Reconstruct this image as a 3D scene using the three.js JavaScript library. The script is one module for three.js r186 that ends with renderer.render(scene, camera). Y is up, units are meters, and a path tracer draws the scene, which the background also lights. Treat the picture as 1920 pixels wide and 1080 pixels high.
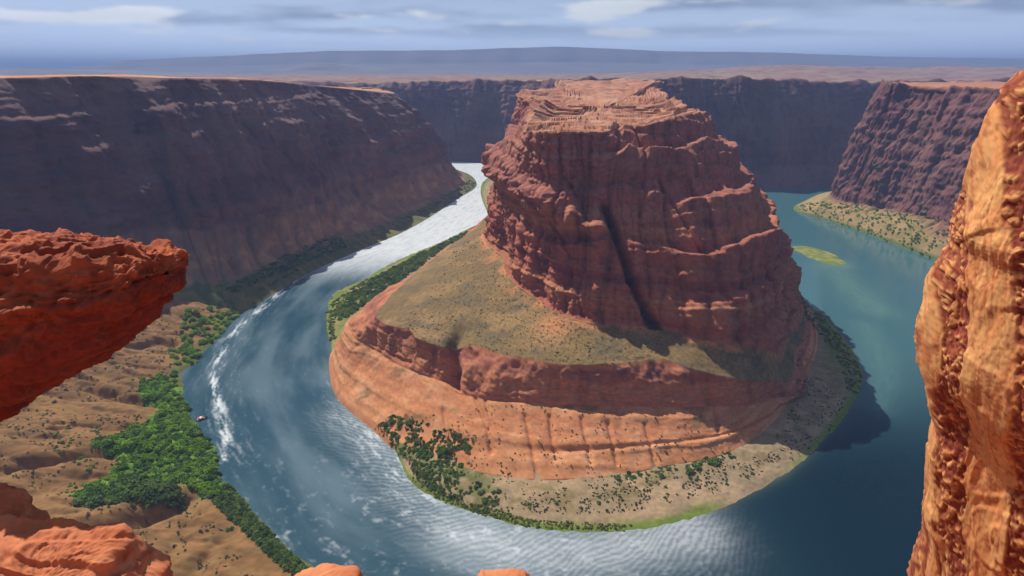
import * as THREE from 'three';
import { ImprovedNoise } from 'three/addons/math/ImprovedNoise.js';

// ---------------------------------------------------------------- camera, exposure, sky, sun, haze
const scene = new THREE.Scene();
const HEIGHT = 300, FOCAL = 994, PITCH = THREE.MathUtils.degToRad(22.2);
const camera = new THREE.PerspectiveCamera(2 * THREE.MathUtils.radToDeg(Math.atan(540 / FOCAL)), 16 / 9, 0.5, 60000);
camera.position.set(0, HEIGHT, 0);
camera.rotation.set(-PITCH, 0, 0);
const renderer = new THREE.WebGLRenderer({ antialias: true });
renderer.toneMapping = THREE.LinearToneMapping;
renderer.toneMappingExposure = 1.06;
renderer.shadowMap.enabled = true;
scene.fog = new THREE.FogExp2(new THREE.Color(0.36, 0.54, 1.0), 0.00013);

const SUN_AZ = THREE.MathUtils.degToRad(-43), SUN_EL = THREE.MathUtils.degToRad(51);
const SUN = new THREE.Vector3(Math.sin(SUN_AZ) * Math.cos(SUN_EL), Math.sin(SUN_EL), -Math.cos(SUN_AZ) * Math.cos(SUN_EL));
const sun = new THREE.DirectionalLight(new THREE.Color(1.0, 0.92, 0.8), 5);
sun.position.copy(SUN).multiplyScalar(3000).add(new THREE.Vector3(0, 0, -700));
sun.target.position.set(0, 0, -700);
sun.castShadow = true;
Object.assign(sun.shadow.camera, { left: -1600, right: 1600, top: 1600, bottom: -1600, near: 100, far: 8000 });
sun.shadow.mapSize.set(4096, 4096);
scene.add(sun, sun.target);

// ---------------------------------------------------------------- noise and small maths
const PN = new ImprovedNoise();
const noise = (x, y, z) => PN.noise(x + 37.3, y + 11.7, z + 71.9);
function fbm(x, y, z, oct = 4, gain = 0.5) { let a = 1, s = 0, n = 0; for (let i = 0; i < oct; i++) { s += a * noise(x, y, z); n += a; a *= gain; x = x * 2.03 + 5.1; y = y * 2.03 + 1.7; z = z * 2.03 + 9.2; } return s / n; }
function billow(x, y, z, oct = 3) { let a = 1, s = 0, n = 0; for (let i = 0; i < oct; i++) { s += a * Math.abs(noise(x, y, z)); n += a; a *= 0.5; x = x * 2.1 + 3.3; y = y * 2.1 + 7.7; z = z * 2.1 + 1.1; } return s / n; }
const clamp = (x, a = 0, b = 1) => Math.min(b, Math.max(a, x));
const ss = (a, b, x) => { const t = clamp((x - a) / (b - a)); return t * t * (3 - 2 * t); };
const lerp = (a, b, t) => a + (b - a) * t;
const mix = (a, b, t) => [lerp(a[0], b[0], t), lerp(a[1], b[1], t), lerp(a[2], b[2], t)];
const mul = (a, k) => [a[0] * k, a[1] * k, a[2] * k];
function rng(seed) { let s = seed >>> 0; return () => { s = (s + 0x6d2b79f5) | 0; let t = Math.imul(s ^ (s >>> 15), 1 | s); t = (t + Math.imul(t ^ (t >>> 7), 61 | t)) ^ t; return ((t ^ (t >>> 14)) >>> 0) / 4294967296; }; }
// survey of the place: where a sight line meets the level h, or the distance z
const CP = Math.cos(PITCH), SP = Math.sin(PITCH);
function ray(u, v) { const a = (u - 960) / FOCAL, b = (540 - v) / FOCAL; return [a, b * CP - SP, -(CP + b * SP)]; }
function G(u, v, h) { const d = ray(u, v), t = (h - HEIGHT) / d[1]; return [d[0] * t, h, d[2] * t]; }
function Z(u, v, z) { const d = ray(u, v), t = z / d[2]; return [d[0] * t, HEIGHT + d[1] * t, z]; }

// ---------------------------------------------------------------- sky
{
  const CLOUDS = [[60, 25, 0.16, 0.012, 0.55], [250, 18, 0.07, 0.009, 0.4], [1080, 34, 0.11, 0.014, 0.5], [1160, 10, 0.08, 0.010, 0.4], [1160, 60, 0.05, 0.006, 0.35], [1450, 38, 0.05, 0.007, 0.45], [10, 82, 0.03, 0.005, 0.4], [980, 84, 0.04, 0.004, 0.3]].map(([u, v, a, b, k]) => { const r = ray(u, v); return [Math.atan2(r[0], -r[2]), Math.atan2(r[1], Math.hypot(r[0], r[2])), a, b, k]; });
  const W = 2048, H = 1024, d = new Float32Array(W * H * 4);
  for (let r = 0; r < H; r++) {
    const el = ((r + 0.5) / H - 0.5) * Math.PI, y = Math.sin(el);
    for (let c = 0; c < W; c++) {
      const az = ((c + 0.5) / W - 0.5) * 2 * Math.PI, x = Math.cos(az) * Math.cos(el), z = Math.sin(az) * Math.cos(el);
      const e = Math.max(0, y), cs = x * SUN.x + y * SUN.y + z * SUN.z;
      let col = mix([0.62, 0.78, 1.02], [0.035, 0.07, 0.18], 1 - Math.exp(-e * 6.5));
      const low = 0.85 * Math.exp(-e * 11); col = [col[0] + low * 0.72, col[1] + low * 0.82, col[2] + low];
      col = mul(col, 0.8 + 0.2 * cs);
      const glow = 0.3 * Math.pow(Math.max(0, cs), 6) + 0.9 * Math.pow(Math.max(0, cs), 40);
      col = [col[0] + glow * 0.9, col[1] + glow * 0.88, col[2] + glow * 0.82];
      if (y > 0) {
        const k = 1 / (e + 0.05), cx = x * k, cz = z * k;
        const n = fbm(cx * 0.32, 3.3, cz * 0.6, 6, 0.55) + 0.35 * fbm(cx * 0.09, 8.1, cz * 0.22, 2);
        const n2 = lerp(fbm(az * 5.5 + 9, el * 34, 4.2, 5, 0.55), fbm(cx * 0.5 + 9, 5.3, cz * 0.9, 5, 0.55), ss(0.12, 0.4, e)) * (0.5 + 0.5 * ss(3.1, 2.7, Math.abs(az)));
        const grey = ss(-0.12, 0.25, n) * ss(0.03, 0.085, e) * 0.85;
        col = mix(col, [0.26, 0.33, 0.48], grey * (1 - 0.3 * ss(0.2, 0.7, e)));
        let bank = -0.12; for (const [a, b, wa, wb, k] of CLOUDS) { let da = Math.abs(Math.atan2(x, -z) - a); if (da > Math.PI) da = 2 * Math.PI - da; bank += k * Math.exp(-((da / wa) ** 2) - (((el - b) / wb) ** 2)); }
        const white = ss(0.06, 0.30, n2 + n * 0.45 + bank) * ss(0.02, 0.05, e) * (1 - 0.6 * ss(0.2, 0.6, e));
        const lit = 0.88 + 1.1 * Math.pow(Math.max(0, cs), 3);
        col = mix(col, [0.92 * lit, 0.95 * lit, 0.93 * lit], white * 0.75);
      }
      const o = (r * W + c) * 4; d[o] = col[0]; d[o + 1] = col[1]; d[o + 2] = col[2]; d[o + 3] = 1;
    }
  }
  const t = new THREE.DataTexture(d, W, H, THREE.RGBAFormat, THREE.FloatType);
  t.mapping = THREE.EquirectangularReflectionMapping; t.magFilter = THREE.LinearFilter; t.needsUpdate = true;
  scene.background = t; scene.environment = t;
}

// ---------------------------------------------------------------- naming
const used = new Map();
function numbered(name) { const n = used.get(name) ?? 0; used.set(name, n + 1); return n ? `${name}_${String(n).padStart(3, '0')}` : name; }
function tag(o, label, category, { group, kind } = {}) {
  o.userData.label = label; o.userData.category = category;
  if (group) o.userData.group = group;
  if (kind) o.userData.kind = kind;
  return o;
}
function add(name, geometry, material, parent = scene) {
  const m = new THREE.Mesh(geometry, material);
  m.name = parent === scene ? numbered(name) : name; m.castShadow = m.receiveShadow = true;
  parent.add(m); return m;
}

// ---------------------------------------------------------------- lofted ground: rows of points, filled in between, then weathered
// rows: K arrays of M points; counts: how many strips between row k and k + 1
function loft(rows, counts, { closed = false, weather, paint, ease = [] }) {
  const M = rows[0].length, J = counts.reduce((a, b) => a + b, 0) + 1, N = M * J, P = new Float32Array(N * 3), band = new Float32Array(J);
  let j = 0;
  for (let k = 0; k < counts.length; k++) for (let s = 0; s < counts[k] + (k === counts.length - 1 ? 1 : 0); s++, j++) {
    const t = s / counts[k], te = ease[k] ? ease[k](t) : [t, t]; band[j] = k + t;
    for (let i = 0; i < M; i++) { const a = rows[k][i], b = rows[k + 1][i], o = (j * M + i) * 3; P[o] = lerp(a[0], b[0], te[0]); P[o + 1] = lerp(a[1], b[1], te[1]); P[o + 2] = lerp(a[2], b[2], te[0]); }
  }
  const at = (jj, ii) => (clamp(jj, 0, J - 1) * M + (closed ? (ii + M) % M : clamp(ii, 0, M - 1))) * 3;
  const normals = (Q, reach) => {
    const R = new Float32Array(N * 3);
    for (let jj = 0; jj < J; jj++) for (let i = 0; i < M; i++) {
      const a = at(jj - reach, i), b = at(jj + reach, i), c = at(jj, i - reach), e = at(jj, i + reach);
      const ux = Q[b] - Q[a], uy = Q[b + 1] - Q[a + 1], uz = Q[b + 2] - Q[a + 2], vx = Q[e] - Q[c], vy = Q[e + 1] - Q[c + 1], vz = Q[e + 2] - Q[c + 2];
      let nx = vy * uz - vz * uy, ny = vz * ux - vx * uz, nz = vx * uy - vy * ux; const l = Math.hypot(nx, ny, nz) || 1, o = (jj * M + i) * 3;
      R[o] = nx / l; R[o + 1] = ny / l; R[o + 2] = nz / l;
    }
    return R;
  };
  const N0 = normals(P, 3), Q = P.slice(), C = new Float32Array(N * 3), flip = (() => { let s = 0; for (let i = 1; i < N * 3; i += 3) s += N0[i]; return s < 0 ? -1 : 1; })();
  if (flip < 0) for (let i = 0; i < N * 3; i++) N0[i] *= -1;
  let arc = 0; const arcs = new Float32Array(M), mid = (J >> 1) * M;
  for (let i = 1; i < M; i++) { const a = (mid + i) * 3; arc += Math.hypot(P[a] - P[a - 3], P[a + 2] - P[a - 1]); arcs[i] = arc; }
  for (let jj = 0; jj < J; jj++) for (let i = 0; i < M; i++) {
    const o = (jj * M + i) * 3, p = [P[o], P[o + 1], P[o + 2]], n = [N0[o], N0[o + 1], N0[o + 2]], ctx = { band: band[jj], s: arcs[i], i, u: i / (M - 1) };
    const w = weather ? weather(p, n, ctx) : 0;
    if (Array.isArray(w)) { Q[o] += w[0]; Q[o + 1] += w[1]; Q[o + 2] += w[2]; } else { Q[o] += n[0] * w; Q[o + 1] += n[1] * w; Q[o + 2] += n[2] * w; }
    const col = paint(p, n, ctx, Q[o + 1]); C[o] = col[0]; C[o + 1] = col[1]; C[o + 2] = col[2];
  }
  const I = new Uint32Array((J - 1) * (closed ? M : M - 1) * 6); let q = 0;
  for (let jj = 0; jj < J - 1; jj++) for (let i = 0; i < (closed ? M : M - 1); i++) {
    const a = jj * M + i, b = jj * M + (i + 1) % M, c = a + M, e = b + M;
    if (flip < 0) I.set([a, b, c, b, e, c], q); else I.set([a, c, b, b, c, e], q);
    q += 6;
  }
  const g = new THREE.BufferGeometry();
  g.setAttribute('position', new THREE.BufferAttribute(Q, 3)); g.setAttribute('color', new THREE.BufferAttribute(C, 3));
  g.setIndex(new THREE.BufferAttribute(I, 1)); g.computeVertexNormals();
  return g;
}
// a row through control points (same number of points in every row), M samples
function row(points, M, warp = (t) => t) {
  const c = new THREE.CatmullRomCurve3(points.map((p) => new THREE.Vector3(...p)), false, 'catmullrom', 0.5), out = [];
  for (let i = 0; i < M; i++) { const p = c.getPoint(warp(i / (M - 1))); out.push([p.x, p.y, p.z]); }
  return out;
}
// a closed outline round a centre: radius and height over the angle, smooth without overshoot
function outline(points, cx, cz, angles) {
  let q = points.map((p) => ({ a: Math.atan2(p[0] - cx, p[2] - cz), r: Math.hypot(p[0] - cx, p[2] - cz), h: p[1] })).sort((m, n) => m.a - n.a);
  q = q.filter((p, i) => !i || p.a - q[i - 1].a > 1e-3);
  const n = q.length, w = [...q.slice(-2).map((p) => ({ ...p, a: p.a - 2 * Math.PI })), ...q, ...q.slice(0, 2).map((p) => ({ ...p, a: p.a + 2 * Math.PI }))];
  const slope = (key) => w.map((p, i) => { if (!i || i === w.length - 1) return 0; const a = (p[key] - w[i - 1][key]) / (p.a - w[i - 1].a), b = (w[i + 1][key] - p[key]) / (w[i + 1].a - p.a); return a * b <= 0 ? 0 : 2 * a * b / (a + b); });
  const mr = slope('r'), mh = slope('h');
  return angles.map((a) => {
    let i = 1; while (i < n + 1 && w[i + 1].a < a) i++;
    const A = w[i], B = w[i + 1], d = B.a - A.a, t = clamp((a - A.a) / d), t2 = t * t, t3 = t2 * t;
    const f = (k, m) => (2 * t3 - 3 * t2 + 1) * A[k] + (t3 - 2 * t2 + t) * d * m[i] + (3 * t2 - 2 * t3) * B[k] + (t3 - t2) * d * m[i + 1];
    const r = f('r', mr); return [cx + Math.sin(a) * r, f('h', mh), cz + Math.cos(a) * r];
  });
}
// height of the finished ground, kept for what grows on it
const ground = new Map(), CELL = 2;
function remember(g) { const p = g.attributes.position.array; for (let i = 0; i < p.length; i += 3) { const k = Math.round(p[i] / CELL) * 100003 + Math.round(p[i + 2] / CELL), h = ground.get(k); if (h === undefined || p[i + 1] > h) ground.set(k, p[i + 1]); } return g; }
function groundAt(x, z) { const cx = Math.round(x / CELL), cz = Math.round(z / CELL); for (let r = 0; r < 4; r++) { let best; for (let a = -r; a <= r; a++) for (let b = -r; b <= r; b++) { const h = ground.get((cx + a) * 100003 + cz + b); if (h !== undefined && (best === undefined || h < best)) best = h; } if (best !== undefined) return best; } return 0; }

const inside = (poly, x, z) => { let k = false; for (let i = 0, j = poly.length - 1; i < poly.length; j = i++) { const a = poly[i], b = poly[j]; if ((a[2] > z) !== (b[2] > z) && x < (b[0] - a[0]) * (z - a[2]) / (b[2] - a[2]) + a[0]) k = !k; } return k; };
const chip = (v) => { const f = v - Math.floor(v); return Math.floor(v) + ss(0.72, 1, f) + 0.12 * f; };      // flat chips with sharp edges
// rock: layered ledges and joints
const layer = (y, k) => { const n = noise(0.5, y / k, 9.5); return Math.sign(n) * Math.pow(Math.abs(n), 0.55); };
const warpY = (p) => p[1] + 9 * noise(p[0] / 150, p[1] / 300, p[2] / 150) + 2 * noise(p[0] / 31, p[1] / 60, p[2] / 31);
const joint = (s, y, k, seed) => { const n = 1 - Math.abs(noise(s / k + 0.35 * noise(s / 70, y / 60, seed), y / (k * 9), seed)); return Math.pow(n, 14); };
const rockMat = new THREE.MeshStandardMaterial({ vertexColors: true, roughness: 0.95, metalness: 0, name: 'sandstone' });
const soilMat = new THREE.MeshStandardMaterial({ vertexColors: true, roughness: 1, metalness: 0, name: 'sand' });

// ---------------------------------------------------------------- river
const shoreLeft = [[905, 345], [830, 380], [740, 425], [650, 465], [560, 505], [480, 560], [400, 640], [340, 700], [352, 780], [405, 840], [410, 880], [480, 970], [590, 1075]].map(([u, v]) => G(u, v, 0));
const shoreButte = [[930, 330], [915, 412], [800, 465], [690, 520], [622, 555], [612, 600], [620, 640], [620, 700], [660, 770], [730, 830], [790, 920], [900, 965], [1000, 990], [1180, 995], [1330, 960], [1470, 890], [1560, 810], [1605, 745], [1618, 710], [1600, 660], [1540, 590], [1497, 562]].map(([u, v]) => G(u, v, 0));
const shoreRight = [[1770, 495], [1680, 460], [1600, 430], [1540, 410], [1490, 395]].map(([u, v]) => G(u, v, 0));
{
  const line = new THREE.CatmullRomCurve3([[-300, -1900], [-90, -1760], [-60, -1600], [-112, -1300], [-205, -1000], [-290, -840], [-306, -690], [-295, -560], [-262, -455], [-195, -370], [-115, -285], [-20, -238], [90, -225], [200, -250], [320, -330], [440, -450], [530, -600], [575, -760], [590, -930], [580, -1100], [600, -1280], [680, -1390], [860, -1470], [1200, -1500]].map(([x, z]) => new THREE.Vector3(x, 0, z)), false, 'catmullrom', 0.5);
  const L = line.getSpacedPoints(900), step = line.getLength() / 900, bins = new Map();
  L.forEach((p, i) => { const k = Math.floor(p.x / 60) * 1000 + Math.floor(p.z / 60); for (let a = -4; a <= 4; a++) for (let b = -4; b <= 4; b++) { const kk = k + a * 1000 + b; if (!bins.has(kk)) bins.set(kk, []); bins.get(kk).push(i); } });
  const flow = (x, z) => {
    const list = bins.get(Math.floor(x / 60) * 1000 + Math.floor(z / 60)); if (!list) return [0, 200];
    let best = 1e9, at = 0; for (let q = 0; q < list.length; q += 2) { const p = L[list[q]], d = (p.x - x) ** 2 + (p.z - z) ** 2; if (d < best) { best = d; at = list[q]; } }
    const a = L[Math.max(0, at - 4)], b = L[Math.min(900, at + 4)], tx = b.x - a.x, tz = b.z - a.z, l = Math.hypot(tx, tz) || 1, p = L[at];
    return [at * step + ((x - p.x) * tx + (z - p.z) * tz) / l, ((x - p.x) * -tz + (z - p.z) * tx) / l];
  };
  const X0 = -480, X1 = 980, Z0 = -2000, Z1 = -120, W = 1460, H = 1880, col = new Uint8Array(W * H * 4), rou = new Uint8Array(W * H * 4), bump = new Uint8Array(W * H * 4);
  const enc = (x) => Math.round(255 * (x <= 0.0031308 ? 12.92 * x : 1.055 * Math.pow(x, 1 / 2.4) - 0.055));
  const dist = (pts, x, z) => { let m = 1e9; for (let i = 0; i < pts.length - 1; i++) { const ax = pts[i][0], az = pts[i][2], bx = pts[i + 1][0] - ax, bz = pts[i + 1][2] - az, t = clamp(((x - ax) * bx + (z - az) * bz) / (bx * bx + bz * bz)); const d = Math.hypot(x - ax - bx * t, z - az - bz * t); if (d < m) m = d; } return m; };
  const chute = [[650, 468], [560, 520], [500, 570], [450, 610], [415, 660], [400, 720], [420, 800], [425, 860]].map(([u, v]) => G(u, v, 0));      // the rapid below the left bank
  const curl = [[660, 775], [730, 850], [775, 915], [860, 985], [960, 1030], [1120, 1040], [1300, 1000]].map(([u, v]) => G(u, v, 0));               // broken water round the point, with rippled glare painted in
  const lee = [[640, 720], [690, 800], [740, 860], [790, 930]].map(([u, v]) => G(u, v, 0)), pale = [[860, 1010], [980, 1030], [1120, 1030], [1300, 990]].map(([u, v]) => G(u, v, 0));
  const shoal = [[1555, 500], [1600, 540], [1640, 580]].map(([u, v]) => G(u, v, 0)), isle = [[1500, 468], [1540, 480], [1575, 495]].map(([u, v]) => G(u, v, 0));
  const rim = [[1620, 610], [1650, 660], [1660, 710], [1640, 760]].map(([u, v]) => G(u, v, 0));
  for (let r = 0; r < H; r++) for (let c = 0; c < W; c++) {
    const x = X0 + (c + 0.5) / W * (X1 - X0), z = Z1 + (r + 0.5) / H * (Z0 - Z1), o = (r * W + c) * 4;
    const [s, d] = flow(x, z);
    let b = mix([0.026, 0.075, 0.105], [0.003, 0.017, 0.026], ss(-40, 260, x) * ss(-760, -420, z));  // darker at the near right, partly lens falloff painted in
    b = mix(b, [0.12, 0.185, 0.225], 0.85 * ss(-0.25, 0.45, fbm(s / 120, d / 34, 2.2, 4)) * ss(80, -60, x)); b = mix(b, [0.06, 0.165, 0.19], 0.8 * ss(-330, -560, z) * ss(150, 300, x));  // soft light patches on the left: cloud reflections painted into the base colour
    const thread = fbm(s / 26, d / 5.5, 4.4, 4, 0.6), fine = noise(s / 6, d / 1.8, 7.7) * 0.5 + noise(s / 2.6, d / 2.2, 3.3) * 0.5, cell = fbm(x / 16, 1.1, z / 16, 4, 0.6);
    let foamGlare = 0;
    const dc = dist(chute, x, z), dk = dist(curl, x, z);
    foamGlare += 0.8 * Math.exp(-dc * dc / 28) * ss(-0.2, 0.3, thread + 0.3 * fine) + 0.2 * Math.exp(-dc * dc / 500) * ss(0.05, 0.5, thread + 0.5 * fine);
    const dl = dist(lee, x, z); foamGlare += 0.34 * Math.exp(-dl * dl / 420) * ss(-0.05, 0.45, thread + 0.4 * fine + 0.3 * cell);
    foamGlare += Math.exp(-dk * dk / 700) * (0.14 + 0.30 * ss(-0.35, 0.35, Math.sin((s + 1.4 * d) / 1.1 + 9 * noise(x / 34, 2, z / 34) + 3 * noise(x / 9, 6, z / 9)) * 0.2 + 0.45 * thread + 0.35 * fine));
    const upper = ss(-720, -840, z) * ss(0, -40, x);                                   // upstream reach, its white glare painted into the water colour
    foamGlare += upper * (0.35 + 0.65 * ss(-760, -930, z)) * (0.72 + 0.28 * ss(-0.4, 0.2, thread + 0.3 * fine));
    const dp = dist(pale, x, z); foamGlare += 0.2 * Math.exp(-dp * dp / 420);  // whitish glare of the front reach, painted as colour
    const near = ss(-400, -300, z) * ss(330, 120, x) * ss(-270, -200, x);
    foamGlare += near * ss(200, 40, x) * 0.26 * ss(0.12, 0.6, cell * 0.7 + 0.4 * noise(x / 5, 3, z / 5) + 0.45 * fine + 0.25 * thread) + 0.05 * ss(0.15, 0.5, thread + 0.3 * cell) * ss(120, -60, x);
    foamGlare = clamp(foamGlare);
    const sh = Math.exp(-(dist(shoal, x, z) ** 2) / 700) * (0.6 + 0.6 * thread) + 0.8 * Math.exp(-(dist(isle, x, z) ** 2) / 500) + 0.5 * Math.exp(-(dist(rim, x, z) ** 2) / 260) * (0.7 + 0.6 * thread);
    b = mix(b, [0.13, 0.26, 0.22], clamp(sh * 0.75));
    const db = dist(shoreButte, x, z); b = mix(b, [0.10, 0.14, 0.10], 0.6 * Math.exp(-db / 3.5));
    b = mix(b, [0.62, 0.68, 0.72], foamGlare);
    col[o] = enc(b[0]); col[o + 1] = enc(b[1]); col[o + 2] = enc(b[2]); col[o + 3] = 255;
    const q = clamp(0.09 + 0.05 * thread + 0.5 * foamGlare + 0.22 * upper); const hgt = 0.5 + 0.28 * fine + 0.2 * noise(x / 1.7, 4, z / 1.7) + 0.06 * thread + 0.14 * Math.sin((s + 1.4 * d) / 1.1 + 9 * noise(x / 34, 2, z / 34) + 3 * noise(x / 9, 6, z / 9)) * Math.exp(-dk * dk / 900);
    bump[o] = bump[o + 1] = bump[o + 2] = Math.round(clamp(hgt) * 255); bump[o + 3] = 255;
    rou[o] = rou[o + 1] = rou[o + 2] = Math.round(q * 255); rou[o + 3] = 255;
  }
  const tex = (a, srgb) => { const t = new THREE.DataTexture(a, W, H); t.magFilter = THREE.LinearFilter; if (srgb) t.colorSpace = THREE.SRGBColorSpace; t.needsUpdate = true; return t; };
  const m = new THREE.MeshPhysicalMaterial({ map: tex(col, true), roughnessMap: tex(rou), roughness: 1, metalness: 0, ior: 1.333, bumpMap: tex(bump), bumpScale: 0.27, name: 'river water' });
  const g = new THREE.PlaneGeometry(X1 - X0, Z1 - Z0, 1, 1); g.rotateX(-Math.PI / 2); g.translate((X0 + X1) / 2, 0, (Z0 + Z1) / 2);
  const river = add('river', g, m); river.userData.kind = 'structure'; tag(river, 'teal river sweeping round the butte in a horseshoe with rapids and painted white glare', 'river', { kind: 'structure' });
  const far = add('water', new THREE.PlaneGeometry(6000, 5000).rotateX(-Math.PI / 2).translate(200, -0.3, -1800), new THREE.MeshPhysicalMaterial({ color: new THREE.Color(0.02, 0.06, 0.08), roughness: 0.2, ior: 1.333, name: 'far water' }));
  tag(far, 'dark river reaches beyond the canyon bends', 'river', { kind: 'structure' });
}

// ---------------------------------------------------------------- the butte and the bank round its foot
const CX = 120, CZ = -740, angles = [];
{ const dense = 0.23, coarse = 0.9; for (let a = -179.9; a < 180; a += (a > -128 && a < 92) ? dense : coarse) angles.push(a * Math.PI / 180); }
const W3 = (list) => list.map((p) => p.length === 4 ? G(p[0], p[1], p[2]) : [p[0], p[2], p[1]]);   // [u, v, h, 0] surveyed, or [x, z, h]
const g4 = (u, v, h) => [u, v, h, 0];
const toe = W3([g4(625, 655, 3), g4(622, 690, 3), g4(640, 740, 4), g4(700, 790, 5), g4(750, 830, 6), g4(850, 872, 7), g4(930, 892, 7), g4(1100, 897, 7), g4(1250, 874, 7), g4(1350, 854, 7), g4(1440, 802, 7), g4(1482, 747, 7), [325, -500, 8], [395, -640, 8], [412, -740, 6], [405, -900, 6], [420, -1150, 6], [550, -1500, 4], [70, -1500, 4], [-25, -1100, 6], [-90, -900, 5], [-130, -780, 5], [-160, -690, 5], [-196, -600, 4]]);
const slopeTop = W3([[-65, -870, 40], [-92, -770, 42], [-120, -700, 42], [-143, -620, 42], g4(650, 610, 40), g4(668, 635, 40), g4(700, 652, 36), g4(760, 690, 33), g4(830, 716, 33), g4(860, 735, 31), g4(900, 746, 32), g4(980, 755, 32), g4(1090, 760, 32), g4(1200, 764, 31), g4(1300, 764, 30), g4(1400, 760, 26), g4(1462, 746, 17), [272, -428, 14], [316, -504, 13], [388, -640, 12], [405, -740, 10], [398, -900, 10], [412, -1150, 10], [540, -1500, 8], [75, -1500, 8], [-12, -1100, 15]]);
const benchRim = W3([[-42, -860, 78], [-55, -790, 77], g4(838, 466, 72), g4(785, 508, 70), g4(722, 568, 68), g4(704, 590, 66), g4(723, 607, 65), g4(770, 617, 65), g4(782, 633, 65), g4(827, 648, 65), g4(868, 645, 65), g4(896, 648, 65), g4(940, 663, 65), g4(1007, 673, 65), g4(1040, 682, 65), g4(1123, 683, 65), g4(1187, 678, 65), g4(1240, 674, 65), g4(1300, 692, 61), g4(1400, 714, 50), g4(1455, 715, 36), [264, -436, 25], [309, -508, 21], [382, -640, 18], [400, -740, 14], [392, -900, 14], [406, -1150, 14], [530, -1500, 12], [80, -1500, 12], [0, -1100, 30]]);
const foot = W3([[-36, -800, 89], [-35, -770, 89], g4(937, 480, 88), g4(960, 530, 85), g4(1000, 560, 82), g4(1040, 590, 80), g4(1120, 612, 78), g4(1230, 619, 77), g4(1300, 640, 75), g4(1380, 656, 70), g4(1450, 668, 58), [256, -446, 36], [301, -514, 30], [377, -640, 24], [395, -740, 20], [385, -900, 20], [398, -1150, 20], [520, -1500, 20], [85, -1500, 20], [10, -1100, 40], [-28, -880, 86]]);
const middle = W3([[-24, -740, 152], [-18, -660, 152], [4, -580, 150], [34, -512, 148], [80, -486, 150], [140, -478, 150], [200, -470, 146], [240, -486, 140], [276, -546, 142], [305, -640, 152], [318, -740, 150], [322, -900, 150], [340, -1150, 150], [450, -1500, 150], [105, -1500, 150], [48, -1100, 150], [-16, -860, 150]]);
const shoulder = W3([[-20, -740, 196], [-14, -650, 198], [8, -585, 200], [36, -528, 204], [62, -524, 212], [90, -514, 212], [135, -516, 208], [180, -540, 204], [222, -572, 204], [252, -640, 212], [262, -740, 214], [262, -900, 214], [300, -1110, 220], [420, -1500, 220], [118, -1500, 220], [70, -1100, 220], [6, -860, 205]]);
const topH = (x, z) => lerp(247, 275, ss(-520, -1350, z)) ;
const brink = W3([[14, -575, 243], [20, -552, 245], [41, -526, 246], [60, -532, 247], [84, -524, 247], [112, -566, 248], [134, -560, 248], Z(1227, 230, -568).map((v, i, a) => a[[0, 2, 1][i]]), Z(1273, 217, -606).map((v, i, a) => a[[0, 2, 1][i]]), Z(1308, 214, -655).map((v, i, a) => a[[0, 2, 1][i]]), [232, -720, 256], [216, -790, 259], [270, -1100, 269], [402, -1500, 276], [127, -1500, 276], [88, -1100, 270], [44, -740, 263], [24, -640, 254]]);
const shore = W3([...shoreButte.map((p) => [p[0], p[2], 0]), [425, -760, 0], [420, -900, 0], [440, -1150, 0], [575, -1500, 0], [40, -1500, 0]]);
const O = (pts) => outline(pts, CX, CZ, angles);
const scale = (r, k, f) => r.map((p) => { const x = CX + (p[0] - CX) * k, z = CZ + (p[2] - CZ) * k; return [x, f(x, z, p[1]), z]; });
const faceZ = (v) => -444 - (612 - v) / 365 * 76;                                     // depth of the face that looks at us
const cracks = [[[[1136, 395], [1150, 430], [1165, 470], [1190, 540], [1226, 612]], 3.8, 27], [[[1300, 350], [1322, 400], [1340, 470]], 1.2, 4], [[[1240, 330], [1262, 395], [1310, 470]], 1.1, 4], [[[1440, 470], [1462, 540], [1478, 600]], 1.2, 4], [[[1005, 385], [1040, 440], [1070, 490]], 1.5, 5], [[[1062, 340], [1085, 375], [1105, 420]], 1.6, 5], [[[1205, 250], [1215, 290], [1210, 330]], 1.3, 5], [[[1080, 250], [1088, 300], [1075, 340]], 1.2, 4], [[[1385, 440], [1375, 480], [1390, 520]], 1, 3]]
  .map(([l, w, d]) => ({ w, d, l: l.map(([u, v]) => Z(u, v, faceZ(v))) }));
const hollow = Z(1052, 505, -495);
const spur = [[928, 318, -640], [985, 345, -580], [1050, 395, -510], [1125, 432, -490]].map(([u, v, z]) => Z(u, v, z));
const fissures = [[[868, 640], [852, 665], [840, 700], [850, 735]], [[905, 755], [922, 800]], [[890, 760], [915, 805], [920, 835]], [[1090, 795], [1110, 850]], [[1140, 800], [1160, 850]], [[1325, 745], [1350, 800]], [[760, 770], [790, 830]], [[830, 770], [850, 850]], [[985, 790], [1010, 870]], [[1210, 800], [1235, 850]], [[1030, 790], [1040, 835]]].map((l, i) => l.map(([u, v]) => G(u, v, i ? 22 : 55)));
function segDist(l, x, y, a = 0, b = 1) { let m = 1e9; for (let i = 0; i < l.length - 1; i++) { const px = l[i][a], py = l[i][b], dx = l[i + 1][a] - px, dy = l[i + 1][b] - py, t = clamp(((x - px) * dx + (y - py) * dy) / (dx * dx + dy * dy)); const d = Math.hypot(x - px - dx * t, y - py - dy * t); if (d < m) m = d; } return m; }
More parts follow.
